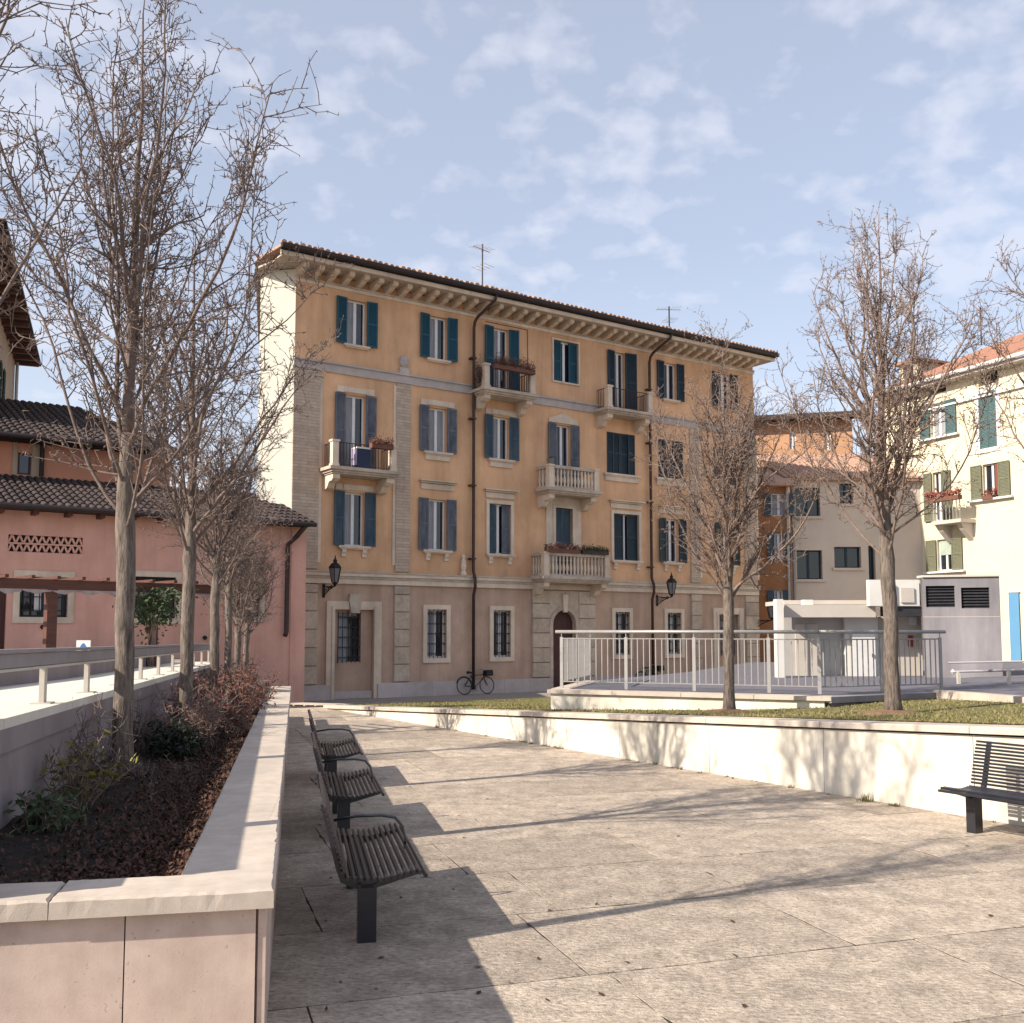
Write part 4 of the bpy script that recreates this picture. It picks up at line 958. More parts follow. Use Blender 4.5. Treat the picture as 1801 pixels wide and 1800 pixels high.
# plants on balconies
def planter_box(label, x0, x1, z, y, n, mat, seed, hh=.22, box=True, name='flower_box', cat='plants'):
    r = random.Random(seed); T = thing(name, label, cat, on_fac((x0 + x1) / 2, y, z), FANG); w2 = (x1 - x0) / 2
    if box: obj('box', MB().box(-w2, w2, -.1, .1, 0, .16), pot_m if seed % 2 else M('dark_plastic', (.06, .045, .04)), T)
    lf = MB(); st = MB()
    for k in range(n):
        x, yy, h = r.uniform(-w2, w2), r.gauss(0, .09), .14 + abs(r.gauss(0, hh)); c = Vector((x, yy, h)); u = Vector((r.gauss(0, 1), r.gauss(0, 1), r.gauss(0, 1))).normalized(); v2 = u.orthogonal().normalized(); s_ = r.uniform(.02, .045)
        lf.q(c - u * s_, c + v2 * s_ * .6, c + u * s_, c - v2 * s_ * .6)
        if k % 6 == 0: st.tube([(x * .9, yy * .3, .1), (x, yy, h)], .005, 3, False)
    obj('foliage', lf, mat, T, kind='stuff'); obj('stems', st, twig_m, T)
planter_box('dry reddish plants along the top floor left balcony', 6.3, 7.95, 10.85, -.95, 1500, flower_m, 401, .17)
planter_box('hanging dark red plants at the side of the top floor left balcony', 5.85, 6.05, 10.3, -.5, 600, flower_m, 402, .35, False)
planter_box('row of dry plants on the balustrade above the arched door', 8.55, 10.0, 4.72, -.82, 800, flower_m, 403, .09)
planter_box('dark green plants at the right of the balustrade above the arched door', 10.1, 11.3, 4.72, -.82, 800, greenleaf, 404, .08)
planter_box('potted plants on the second floor left balcony', 1.75, 2.5, 7.68, -.86, 500, flower_m, 405, .12)
T = thing('laundry_box', 'dark box with pale lid on the second floor left balcony', 'box', on_fac(1.55, -.6, 7.02), FANG)
obj('body', MB().box(-.22, .22, -.17, .17, 0, .62), M('dark_blue_plastic', (.03, .04, .08)), T); obj('lid', MB().box(-.24, .24, -.19, .19, .62, .67), whitep, T)
obj('side_cloth', MB().box(-.26, -.22, -.16, .16, .1, .6), M('lilac_cloth', (.35, .3, .42)), T)
T = thing('planter_pot', 'round pot on the corner post of the middle balcony', 'pot', on_fac(8.85, -.70, 7.84), FANG)
obj('pot', MB().lathe([(.08, 0), (.13, .16), (.14, .2), (.12, .2)], 0, 0, 10), M('grey_pot', (.2, .18, .17)), T); obj('lid', MB().lathe([(.11, .2), (.03, .26)], 0, 0, 8), dkgreen, T)

# bicycles
def bicycle(label, x, y, z0, rz, lean=R(8), sc=1.0, mat=None):
    v_ = on_fac(x, y, z0); T = thing('bicycle', label, 'bicycle', v_, FANG + rz, 'parked bicycles'); T.rotation_euler = (lean, 0, FANG + rz); T.scale = (.86, .86, .86)
    fm = mat or M('bike_dark_paint', (.03, .03, .035), rough=.4)
    for cx in (-.52, .52):
        wh = obj('wheel', MB().torus((cx, 0, .34), .325, .018, 'y', 28, 6), black_m, T, smooth=True)
        mb = MB().torus((cx, 0, .34), .30, .007, 'y', 24, 4).tube([(cx, -.04, .34), (cx, .04, .34)], .022, 6)
        for k in range(14): a = 2 * math.pi * k / 14; mb.tube([(cx, .015, .34), (cx + .3 * math.cos(a), 0, .34 + .3 * math.sin(a))], .0022, 3, False)
        obj('rim', mb, steel, wh)
    F = MB(); bb = (-.06, 0, .29); st = (-.2, 0, .78); hd = (.36, 0, .82); hb_ = (.40, 0, .62)
    for a, b in ((bb, st), (bb, hb_), ((-.19, 0, .72), (.37, 0, .76)), ((-.52, .05, .34), bb), ((-.52, .05, .34), (-.19, 0, .7)), ((-.52, -.05, .34), bb), ((-.52, -.05, .34), (-.19, 0, .7)), (hd, hb_), (hb_, (.52, .05, .34)), (hb_, (.52, -.05, .34))): F.tube([a, b], .015, 6)
    obj('frame', F, fm, T)
    obj('saddle', MB().prism([(-.34, .80), (-.05, .82), (-.04, .86), (-.2, .87), (-.34, .90)], -.07, .07, 'y'), black_m, T)
    obj('handlebar', MB().tube([(.36, 0, .82), (.37, 0, .95)], .012, 6).tube([(.22, -.28, .97), (.36, -.2, .98), (.38, 0, .96), (.36, .2, .98), (.22, .28, .97)], .012, 6), steel, T)
    obj('mudguard', MB().tube([(-.52 + .36 * math.cos(a), 0, .34 + .36 * math.sin(a)) for a in [R(20 + 14 * k) for k in range(11)]], .022, 4), fm, T)
    obj('crank', MB().torus((-.06, .03, .29), .09, .008, 'y', 14, 4).tube([(-.06, -.06, .29), (-.06, -.06, .13)], .01, 4).tube([(-.06, .06, .29), (-.06, .06, .45)], .01, 4), iron, T)
    obj('basket', MB().box(.45, .75, -.15, .15, .70, .72).box(.45, .46, -.15, .15, .72, .92).box(.74, .75, -.15, .15, .72, .92).box(.46, .74, -.15, -.14, .72, .92).box(.46, .74, .14, .15, .72, .92), iron, T)
    return T
bicycle('dark bicycle leaning on the ochre house under the left downpipe', 5.95, -.42, -.11, .0, -R(7))
bicycle('bicycle parked behind the railing at the foot of the right downpipe', 13.7, -.45, -.11, .0, -R(7), mat=M('bike_green_paint', (.03, .07, .05)))

# ================================================================== PINK BUILDING (left)
PO = FF.o - FF.n * 1.45; PF = Frame((PO.x, PO.y), FANG)
PK = thing('pink_house', 'low pink house with dark tiled roofs and framed windows, left', 'building', (PO.x, PO.y, 0), FANG)
def prect(F, x0, y0, x1, y1, off=0): a = F.px(x0, y0, off); b = F.px(x1, y1, off); return (a[0], b[0], b[1], a[1])
xr = PF.px(534, 1100)[0]; xl = -16.0
ez = 5.05
wr = [prect(PF, 36, 1014, 118, 1086), prect(PF, 236, 1014, 308, 1088), prect(PF, 405, 1020, 456, 1085)]
gr = prect(PF, 15, 940, 145, 975)
dr = prect(PF, -60, 1008, 8, 1150)
obj('wall', wall_holes(MB(), xl, xr, -.1, ez, wr + [gr, dr], .18), pink, PK)
obj('end_wall', MB().q((xr, 0, -.1), (xr, 4, -.1), (xr, 4, ez + 1.3), (xr, 0, ez)), pink, PK)
obj('corner_pilaster', MB().box(xr - .42, xr + .03, -.035, .01, -.1, ez - .05), pink, PK)
for r_ in wr:
    W = window(PK, r_[0], r_[1], r_[2], r_[3], .17, mat=dark_sh, gl=glass); surround(W, r_[0], r_[1], r_[2], r_[3], .15, .035)
    mb = MB()
    for k in range(6): x = r_[0] + (r_[1] - r_[0]) * (k + .5) / 6; mb.box(x - .012, x + .012, .04, .06, r_[2], r_[3])
    for k in range(3): z = r_[2] + (r_[3] - r_[2]) * (k + .5) / 3; mb.box(r_[0], r_[1], .035, .045, z - .012, z + .012)
    obj('grille', mb, iron, W)
    obj('curtain', MB().box(r_[0] + .35, r_[1] - .35, .10, .105, r_[2] + .15, r_[3] - .2), whitep, W)
obj('door', MB().box(dr[0], dr[1], .12, .16, dr[2], dr[3]), door_m, PK)
# triangular brick screen
sc_ = obj('vent_backing', MB().box(gr[0], gr[1], .16, .18, gr[2], gr[3]), dark_m, PK)
n = 10; hx = (gr[1] - gr[0]) / n; hz_ = (gr[3] - gr[2]) / 2; tw = .022
for row in range(2):
    z0 = gr[2] + hz_ * row; z1 = z0 + hz_
    for k in range(n):
        x0 = gr[0] + hx * k; xm = x0 + hx / 2; x1 = x0 + hx
        for (a, b) in (((x0, z0), (xm, z1)), ((xm, z1), (x1, z0))):
            d = Vector((b[0] - a[0], b[1] - a[1])).normalized(); nn = Vector((-d.y, d.x)) * tw
            obj('screen_tile', MB().prism([(a[0] - nn.x, a[1] - nn.y), (b[0] - nn.x, b[1] - nn.y), (b[0] + nn.x, b[1] + nn.y), (a[0] + nn.x, a[1] + nn.y)], .02, .12, 'y'), pink, sc_)
obj('screen_rail', MB().box(gr[0], gr[1], .015, .13, gr[2] + hz_ - .02, gr[2] + hz_ + .02), pink, PK)
# lower lean-to roof: columns of barrel tiles
def tile_mesh(L, rise, r_=.075, nm='roof_tile'):
    mb = MB(); seg = max(3, int(L / .42)); pr = [(r_ * math.cos(math.pi * k / 5), r_ * .85 * math.sin(math.pi * k / 5)) for k in range(6)]
    for s_ in range(seg):
        y0, y1 = L * s_ / seg - .03, L * (s_ + 1) / seg; za, zb = rise * s_ / seg + .03, rise * (s_ + 1) / seg; i = len(mb.v)
        mb.v += [(u * 1.08, y0, za + h) for u, h in pr] + [(u * .9, y1, zb + h) for u, h in pr]
        mb.f += [(i + k, i + k + 1, i + 7 + k, i + 6 + k) for k in range(5)] + [tuple(range(i + 5, i - 1, -1))]
    return mb.mesh(nm, dtile_m, False)
UO = 3.3
rf = obj('lower_roof', MB().q((xl, -.55, ez), (xr + .0, -.55, ez), (xr + .0, UO, ez + 1.22), (xl, UO, ez + 1.22)).q((xl, -.55, ez - .06), (xl, .3, ez - .06), (xr + .0, .3, ez - .06), (xr + .0, -.55, ez - .06)).q((xl, -.55, ez - .06), (xr + .0, -.55, ez - .06), (xr + .0, -.55, ez), (xl, -.55, ez)).q((xr + .0, -.55, ez - .06), (xr + .0, UO, ez + 1.16), (xr + .0, UO, ez + 1.22), (xr + .0, -.55, ez)), dtile_m, PK)
tmsh = tile_mesh(UO + .62, 1.24); x = xl + .1; cnt = 0
while x < xr - .04:
    o_ = obj('tile_course', tmsh, None, rf); o_.location = (x, -.62, ez); x += .19
for k in range(int((xr - .5 + 15) / .78)): obj('rafter_end', MB().box(-15 + k * .78, -14.88 + k * .78, -.5, .0, ez - .17, ez - .062), wood_p, rf)
obj('gutter', MB().tube([(xl, -.66, ez + .0), (xr + .05, -.66, ez - .02)], .07, 8), gutter_m, PK)
# downpipe at right
dp = PF.px(503, 960)[0]; db = PF.px(501, 1118)
obj('downpipe', MB().tube([(dp + .35, -.6, ez - .05), (dp + .2, -.3, ez - .35), (dp, -.14, ez - .6), (dp, -.14, db[1] + .1), (dp - .06, -.2, db[1])], .07, 8), pipe_m, PK, smooth=True)
obj('wall_cable', MB().tube([(dp + .28, -.02, 4.4), (dp + .28, -.02, .8)], .012, 4), pipe_m, PK)
for nm_, px_ in (('vent_cap', (75, 1103)), ('vent_cap', (360, 1122))):
    q = PF.px(*px_); obj(nm_, MB().tube([(q[0], -.04, q[1]), (q[0], .02, q[1])], .06, 10), iron, PK)
# upper volume
ux1 = PF.px(300, 800, UO)[0]; uz = 7.35
uw = prect(PF, 32, 796, 54, 836, UO)
obj('upper_wall', wall_holes(MB(), xl, ux1, ez + 1.1, uz, [uw], .15, UO), pink2, PK)
W = window(PK, uw[0], uw[1], uw[2], uw[3], UO + .12, mat=dark_sh, leaves=1)
obj('upper_pilaster', MB().box(PF.px(22, 800, UO)[0], PF.px(30, 800, UO)[0], UO - .04, UO + .01, ez + 1.2, uz).box(PF.px(56, 800, UO)[0], PF.px(70, 800, UO)[0], UO - .04, UO + .01, ez + 1.2, uz), tan_m, PK)
obj('upper_downpipe', MB().tube([(PF.px(73, 800, UO)[0], UO - .1, ez + 1.3), (PF.px(73, 800, UO)[0], UO - .1, uz)], .06, 6), iron, PK)
rf2 = obj('upper_roof', MB().q((xl, UO - .6, uz), (ux1 + .3, UO - .6, uz), (ux1 - 1.5, UO + 6, uz + 2.3), (xl, UO + 6, uz + 2.3)).q((ux1 + .3, UO - .6, uz), (ux1 + .3, UO + 12, uz), (ux1 - 1.5, UO + 6, uz + 2.3)).q((xl, UO - .6, uz - .1), (xl, UO + .2, uz - .1), (ux1 + .3, UO + .2, uz - .1), (ux1 + .3, UO - .6, uz - .1)).q((xl, UO - .6, uz - .1), (ux1 + .3, UO - .6, uz - .1), (ux1 + .3, UO - .6, uz), (xl, UO - .6, uz)), dtile_m, PK)
obj('upper_gutter', MB().tube([(xl, UO - .7, uz - .02), (ux1 + .3, UO - .7, uz - .02)], .08, 8), gutter_m, PK)
tm2 = tile_mesh(6.5, 2.27, .085); x = xl + .1
while x < ux1 + .1:
    f = max(0, (x - (ux1 - 1.5)) / 1.8); o_ = obj('tile_course', tm2, None, rf2); o_.location = (x, UO - .64, uz)
    if f > 0: o_.scale = (1, max(.08, 1 - f), max(.08, 1 - f))
    x += .215
obj('upper_end_wall', MB().q((ux1, UO, 0), (ux1, UO + 10, 0), (ux1, UO + 10, uz), (ux1, UO, uz)), pink2, PK)

# tall tan building at the far left
TO = (-16.95, 31.9); TA = math.atan2(.93, -.368); TF = Frame(TO, TA)
TB = thing('tan_house', 'tall tan house with dark overhanging eaves at the left edge', 'building', (TO[0], TO[1], 0), TA)
tz = 14.0
hs = [(2.0, 2.9, 6.6, 8.6), (2.0, 2.9, 10.0, 12.0), (7.0, 7.9, 10.2, 12.2), (7.0, 7.9, 6.8, 8.8)]
obj('wall', wall_holes(MB(), -3, 13, -.1, tz - .3, hs, .15), tan_m, TB)
obj('end_wall', MB().q((13, 0, -.1), (13, 8, -.1), (13, 8, tz - .3), (13, 0, tz - .3)), tan_m, TB)
for h in hs:
    W = window(TB, *h, depth=.14); o1 = shutter(W, 0, .45, h[2], h[3], green_m, y=0); o1.location = (h[0] - .46, -.03, 0); o1 = shutter(W, 0, .45, h[2], h[3], green_m, y=0); o1.location = (h[1] + .01, -.03, 0)
TR = obj('roof', MB().q((-3.5, -1.0, tz - .1), (13.7, -1.0, tz - .1), (13.7, 4, tz + 1.7), (-3.5, 4, tz + 1.7)).q((-3.5, -1.0, tz - .22), (-3.5, 4, tz - .22), (13.7, 4, tz - .22), (13.7, -1, tz - .22)).q((-3.5, -1, tz - .22), (13.7, -1, tz - .22), (13.7, -1, tz - .1), (-3.5, -1, tz - .1)).q((13.7, -1, tz - .22), (13.7, 4, tz - .22), (13.7, 4, tz + 1.7), (13.7, -1, tz - .1)), dtile_m, TB)
for k in range(16): obj('rafter', MB().box(-2.8 + k * 1.05, -2.65 + k * 1.05, -.95, .05, tz - .4, tz - .225), wood_p, TR)
obj('downpipe', MB().tube([(12.6, -.12, tz - .4), (12.6, -.12, 1)], .07, 6), steel, TB)
bl = obj('balcony', MB().box(9.6, 11.6, -.8, 0, 8.9, 9.05), conc_g, TB)
mb = MB()
for k in range(12): mb.box(9.65 + k * .17, 9.68 + k * .17, -.78, -.75, 9.05, 10.0)
mb.box(9.6, 11.6, -.8, -.74, 10.0, 10.06); obj('railing', mb, steel, bl)

# pergola
def pergola():
    Y = 18.2; d = Vector((.95, .31, 0)).normalized()
    T = thing('pergola', 'brown timber pergola beam on posts in front of the pink house', 'pergola', (0, 0, 0), 0)
    a = dpt(-120, 1022, 16.2); b = dpt(372, 1026, 19.6); dd = (b - a); L = dd.length; ang = math.atan2(dd.y, dd.x)
    T.location = (a.x, a.y, 0); T.rotation_euler = (0, 0, ang); z = a.z; rise = (b.z - a.z)
    obj('beam', MB().box(0, L, -.07, .07, z - .085, z + .085), wood_p, T)
    for px_ in (100, 272):
        p = dpt(px_, 1080, 17.3 if px_ < 200 else 18.7); x = (p - a).dot(Vector((math.cos(ang), math.sin(ang), 0)))
        obj('post', MB().box(x - .085, x + .085, -.08, .08, 1.2, z - .087), wood_p, T)
    for k in range(int(L / .42)):
        x = .2 + k * .42; obj('slat', MB().box(x - .03, x + .03, -.25, 1.2, z + .087, z + .14), wood_p, T)
    mb = MB(); n = 40
    for k in range(n):
        x = L * k / n; mb.q((x, -.075, z - .09), (x + L / n, -.075, z - .09), (x + L / n, -.10, z - .14 - .03 * math.sin(k * 1.7) - rng.uniform(0, .03)), (x, -.10, z - .14 - .03 * math.sin((k - 1) * 1.7)))
    obj('rolled_awning', mb, M('faded_awning', (.42, .36, .33), (.3, .22, .2), 6, .9), T)
    return a, ang, z
pa_, pang, pz = pergola()
T = thing('climbing_plant', 'leafy dark green climber around the right pergola post', 'plant', tuple(dpt(270, 1150, 18.55))); lf = MB(); st = MB(); r = random.Random(5)
for k in range(1100):
    h = r.uniform(.55, 1.15); c = Vector((r.gauss(0, .22 + .12 * (h - .5)), r.gauss(0, .12), h + r.gauss(0, .06) - (.3 if r.random() < .1 else 0))); u = Vector((r.gauss(0, 1), r.gauss(0, 1), r.gauss(0, 1))).normalized(); v2 = u.orthogonal().normalized(); s_ = r.uniform(.025, .05)
    lf.q(c - u * s_, c + v2 * s_ * .5, c + u * s_, c - v2 * s_ * .5)
for k in range(7): st.tube([(r.gauss(0, .06), -.1, -.6), (r.gauss(0, .06), -.12, .1), (r.gauss(0, .12), -.05, .75)], .012, 5)
obj('foliage', lf, greenleaf, T, kind='stuff'); obj('stems', st, twig_p, T)
sp_ = dpt(147, 1134, 14.6); T = thing('sign', 'small white sign with a blue mark behind the ramp handrail', 'sign', (sp_.x, sp_.y, 1.27))
obj('board', MB().box(-.10, .10, -.008, .008, sp_.z - 1.27 - .1, sp_.z - 1.27 + .06), whitep, T); obj('mark', MB().prism([(-.03, sp_.z - 1.35), (.05, sp_.z - 1.35), (.05, sp_.z - 1.31), (.01, sp_.z - 1.25), (-.02, sp_.z - 1.26), (-.05, sp_.z - 1.31)], -.012, -.0085, 'y'), M('sign_blue', (.05, .17, .42)), T)
obj('stake', MB().box(-.015, .015, .009, .03, 0, sp_.z - 1.27), steel, T)

# ================================================================== PLATFORM WITH RAILING (right, on the lawn)
PLZ = .92
c0, c1, c2 = gpt(962, 1213, PLZ), gpt(1462, 1226, PLZ), gpt(1668, 1217, PLZ)
PT = thing('ramp_platform', 'raised asphalt deck with cream stone edge behind the lawn', 'platform', (c0.x, c0.y, 0), 0)
def rel(p, o): return (p.x - o.x, p.y - o.y)
back = [Vector((19.5, 27.0, 0)), Vector((17.0, 40, 0)), Vector((8.2, 36, 0)), Vector((4.6, 27.5, 0)), Vector((1.6, 22.5, 0))]
pol = [rel(c0, c0), rel(c1, c0), rel(c2, c0)] + [rel(p, c0) for p in back]
ctr = Vector((sum(p[0] for p in pol) / len(pol), sum(p[1] for p in pol) / len(pol)))
ins = [tuple(Vector(p).lerp(ctr, .02)) for p in pol]
obj('deck', MB().slabpoly(ins, .2, PLZ - .02), asph, PT)
def edge_stones(a, b, wid=.34, n=4, z=PLZ, h=.07):
    d = (b - a); nn = Vector((-d.y, d.x, 0)).normalized()
    for k in range(n):
        s_, e_ = a + d * (k / n), a + d * ((k + 1) / n); dd = d.normalized() * .004; s_ = s_ + dd; e_ = e_ - dd
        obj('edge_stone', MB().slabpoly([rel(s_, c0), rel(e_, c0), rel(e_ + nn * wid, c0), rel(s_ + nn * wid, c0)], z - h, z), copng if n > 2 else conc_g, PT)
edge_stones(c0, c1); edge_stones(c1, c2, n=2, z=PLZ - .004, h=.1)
dd = (c1 - c0).normalized(); nn = Vector((-dd.y, dd.x, 0))
a, b = c0 + nn * .06 + dd * .05, c1 + nn * .06 - dd * .12
obj('edge_wall', MB().slabpoly([rel(a, c0), rel(b, c0), rel(b + nn * .2, c0), rel(a + nn * .2, c0)], .2, PLZ - .072), wall_wm, PT)
lft = Vector((1.6, 22.5, 0)); d3 = (lft - c0).normalized(); n3 = Vector((d3.y, -d3.x, 0))
a, b = c0 + n3 * .06 + d3 * .3, lft; obj('side_wall', MB().slabpoly([rel(a, c0), rel(b, c0), rel(b + n3 * .2, c0), rel(a + n3 * .2, c0)], -.1, PLZ - .074), wall_wm, PT)
edge_stones(lft, c0 + d3 * .36, wid=-.34 if False else .34, n=3)
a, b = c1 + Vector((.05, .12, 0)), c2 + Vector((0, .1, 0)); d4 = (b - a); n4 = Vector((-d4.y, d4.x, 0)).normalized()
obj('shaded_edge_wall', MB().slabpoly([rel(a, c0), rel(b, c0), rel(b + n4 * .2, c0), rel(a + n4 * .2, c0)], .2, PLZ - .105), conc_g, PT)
# railing
RZ = 2.0
r0, r1, r2 = gpt(988, 1210, PLZ), gpt(1442, 1221, PLZ), gpt(1656, 1215, PLZ)
RG_ = thing('railing', 'light steel railing with thin bars around the raised deck', 'railing', (r0.x, r0.y, PLZ), 0)
barm = MB().box(-.008, .008, -.008, .008, 0, .82).mesh('baluster', steel)
postm = MB().box(-.03, .03, -.012, .012, 0, .96).mesh('post', steel)
def rail_run(A_, B_, posts, ext0=0.0, ext1=0.0):
    d = (B_ - A_); L = d.length; u = d.normalized(); o_ = A_ - r0
    P = lambda t: Vector((o_.x + u.x * t, o_.y + u.y * t, 0))
    a, b = P(-ext0), P(L + ext1)
    obj('top_rail', MB().tube([(a.x, a.y, 1.06), (b.x, b.y, 1.06)], .032, 10), steel, RG_, smooth=True)
    a, b = P(0), P(L)
    for z in (.93, .12): obj('rail', MB().tube([(a.x, a.y, z), (b.x, b.y, z)], .012, 6), steel, RG_)
    ang = math.atan2(u.y, u.x)
    for t in posts:
        p = P(t * L); o2 = obj('post', postm, None, RG_); o2.location = (p.x, p.y, 0); o2.rotation_euler = (0, 0, ang)
        obj('post_cap', MB().tube([(0, 0, .96), (0, 0, 1.03)], .01, 6), steel, o2)
    n = int(L / .115)
    for k in range(1, n):
        t = k / n
        if any(abs(t - q) * L < .05 for q in posts): continue
        p = P(t * L); o2 = obj('baluster', barm, None, RG_); o2.location = (p.x, p.y, .115); o2.rotation_euler = (0, 0, ang)
rail_run(r0, r1, [0, .27, .54, .82, 1.0], .12, .0); rail_run(r1, r2, [.5, 1.0], 0, .12)
# left return run going back
rb = r0 + (lft - c0) * .8; rail_run(rb, r0, [0, .5])

# steel pole beside the tree
pp_ = gpt(1585, 1222, .9); T = thing('steel_pole', 'thin grey pole standing behind the taller lawn tree', 'pole', (pp_.x + .12, pp_.y + .8, .88))
hp = dpt(1573, 1000, pp_.y + .8).z - .88
obj('shaft', MB().tube([(0, 0, 0), (0, 0, hp)], .04, 10), steel, T, smooth=True); obj('cap', MB().lathe([(.05, hp), (.05, hp + .03), (.02, hp + .06)], 0, 0, 10), steel, T); obj('base', MB().lathe([(.1, 0), (.1, .015), (.05, .02)], 0, 0, 10), steel, T)

# garage stair pavilion: white frame, beige beam, grey concrete box
GY = 25.0
def gx(px_, Y=GY): return (px_ - CXP) / FPX * Y * 1.0
def P3(px_, py_, Y): p = dpt(px_, py_, Y); return p
PV_ = thing('pavilion', 'modern white and grey concrete pavilion behind the railing', 'building', (P3(1365, 1200, GY).x, GY, PLZ - .02), 0)
pvo = Vector((P3(1365, 1200, GY).x, GY, PLZ - .02))
def pbox(name, x0, y0, x1, y1, Y0, Y1, mat, parent=None):
    """x0..y1: pixel rectangle measured on the front plane Y0"""
    a, b = P3(x0, y0, Y0), P3(x1, y1, Y0); xa = (P3(x0, (y0 + y1) / 2, Y0).x, P3(x1, (y0 + y1) / 2, Y0).x)
    z0 = max(b.z - pvo.z, 0.0) if y1 >= 1190 else b.z - pvo.z
    return obj(name, MB().box(xa[0] - pvo.x, xa[1] - pvo.x, Y0 - pvo.y, Y1 - pvo.y, z0, a.z - pvo.z), mat, parent or PV_)
pbox('white_pier', 1367, 1054, 1379, 1200, 24.2, 24.5, conc_w)
pbox('beam', 1379.5, 1064, 1540, 1086, 24.6, 25.1, conc_b)
pbox('roof_slab', 1379.5, 1056, 1620, 1063.5, 25.12, 27, conc_b)
pbox('roof_upstand', 1415, 1055, 1430, 1064, 24.7, 25.0, conc_w)
pbox('back_wall', 1379.5, 1086, 1500, 1200, 25.3, 25.5, M('light_grey_panel', (.42, .40, .38), (.37, .35, .33), 2))
pbox('white_wall', 1487, 1086, 1545, 1192, 25.1, 25.25, conc_w)
pbox('white_box', 1529, 1020, 1617, 1066, 24.4, 24.6, conc_w)
pbox('roof_box', 1540, 1021, 1619, 1066, 24.62, 25.0, conc_w)
pbox('vent_panel', 1585, 1034, 1608, 1060, 24.36, 24.395, conc_b)
pbox('soffit_band', 1560, 1067, 1621, 1084, 24.45, 24.9, dark_m)
pbox('white_door', 1500, 1115, 1540, 1192, 24.95, 25.05, whitep)
pbox('recess_wall', 1545, 1084, 1622, 1192, 25.3, 25.5, conc_b)
pbox('lamp_box', 1600, 1085, 1612, 1100, 25.2, 25.29, whitep)
# grey concrete box facing the plaza
ga, gb_ = P3(1621, 1016, 24.4), P3(1758, 1030, 23.9)
xa, xb = ga.x - pvo.x, gb_.x - pvo.x; ya, yb = 24.4 - pvo.y, 22.8 - pvo.y; ztop = ga.z - pvo.z; 
GB = Frame((ga.x, ga.y), math.atan2(gb_.y - ga.y, gb_.x - ga.x)); Lg = (gb_ - ga).xy.length
def grel(s_, off, z): p = GB.o + GB.e * s_ + GB.n * off; return (p.x - pvo.x, p.y - pvo.y, z)
w1 = prect(GB, 1628, 1031, 1680, 1068); w2_ = prect(GB, 1690, 1034, 1741, 1070)
mw = MB(); lw = wall_holes(MB(), 0, Lg, 0, ztop, [(w[0], w[1], w[2] - pvo.z, w[3] - pvo.z) for w in (w1, w2_)], .18); mw.f = lw.f; mw.v = [grel(x, y, z) for x, y, z in lw.v]
obj('concrete_wall', mw, conc_g, PV_)
mb = MB(); A_, B_, C_, D_ = grel(0, 0, 0), grel(Lg, 0, 0), None, None; C_ = (B_[0] + .42 * 4.2, B_[1] + .92 * 4.2, 0); D_ = (A_[0] + .40 * 4.2, A_[1] + .92 * 4.2, 0)
mb.q(B_, C_, (C_[0], C_[1], ztop), (B_[0], B_[1], ztop)); mb.q(C_, D_, (D_[0], D_[1], ztop), (C_[0], C_[1], ztop)); mb.q(D_, A_, (A_[0], A_[1], ztop), (D_[0], D_[1], ztop)); mb.q(*[(p[0], p[1], ztop) for p in (A_, B_, C_, D_)])
obj('concrete_box', mb, conc_g, PV_)
for w in (w1, w2_):
    mb = MB(); lb = MB().box(w[0], w[1], .15, .17, w[2] - pvo.z, w[3] - pvo.z)
    for k in range(7): z = w[2] - pvo.z + (w[3] - w[2]) * (k + .5) / 7; lb.prism([(.04, z - .04), (.05, z - .04), (.13, z + .04), (.12, z + .04)], w[0], w[1], 'x')
    mb.f = lb.f; mb.v = [grel(x, y, z) for x, y, z in lb.v]; obj('louvre_window', mb, dark_m, PV_)
for zz in (1.42,):
    a_, b_ = grel(.01, -.004, zz), grel(Lg - .01, -.004, zz); c_, d_ = grel(Lg - .01, .03, zz), grel(.01, .03, zz); obj('panel_seam', MB().slabpoly([a_[:2], b_[:2], c_[:2], d_[:2]], zz, zz + .012), conc_b, PV_)
obj('roof_edge', MB().slabpoly([(A_[0], A_[1] - .05), (B_[0], B_[1] - .05), (B_[0], B_[1] + .3), (A_[0], A_[1] + .3)], ztop, ztop + .05), conc_b, PV_)
pbox('door_handle', 1535, 1150, 1537, 1156, 24.9, 24.949, iron); pbox('notice', 1548, 1128, 1556, 1142, 25.27, 25.299, whitep); pbox('fire_box', 1600, 1118, 1606, 1138, 25.2, 25.299, M('dull_red_paint', (.25, .05, .04)))
pbox('metal_door', 1400, 1098, 1440, 1196, 25.24, 25.298, conc_b); pbox('door_mullion', 1419, 1098, 1421, 1196, 25.2, 25.239, steel)
# blue panel at the left of the box
pbox('blue_panel', 1561, 1024, 1571, 1060, 24.3, 24.35, blue_b)

# grey ramp at the far right with handrail
q = [gpt(1660, 1217, PLZ), gpt(1900, 1238, .95), Vector((18, 16.5, 0)), Vector((20, 24, 0)), Vector((10, 24, 0))]
o = obj('road_ramp', MB().slabpoly([(q[0].x, q[0].y, .93), (q[1].x, q[1].y, .97), (18, 16.5, 1.25), (20, 24, 1.3), (9.2, 22.5, .95)], .0, 1.0), asph); o['kind'] = 'structure'
kx = MB(); a, b = q[0], q[1]; d = (b - a); nn = Vector((-d.y, d.x, 0)).normalized()
kx.slabpoly([(a.x, a.y, .955), (b.x, b.y, 1.0), (b.x - nn.x * .22, b.y - nn.y * .22, 1.0), (a.x - nn.x * .22, a.y - nn.y * .22, .955)], .3, 1.0)
o = obj('road_kerb', kx, copng); o['kind'] = 'structure'
T = thing('ramp_guardrail', 'low pale guard rail along the grey ramp at the right edge', 'guardrail', (0, 0, 0))
ra, rb_ = dpt(1676, 1182, 20.5), dpt(1880, 1176, 19.0)
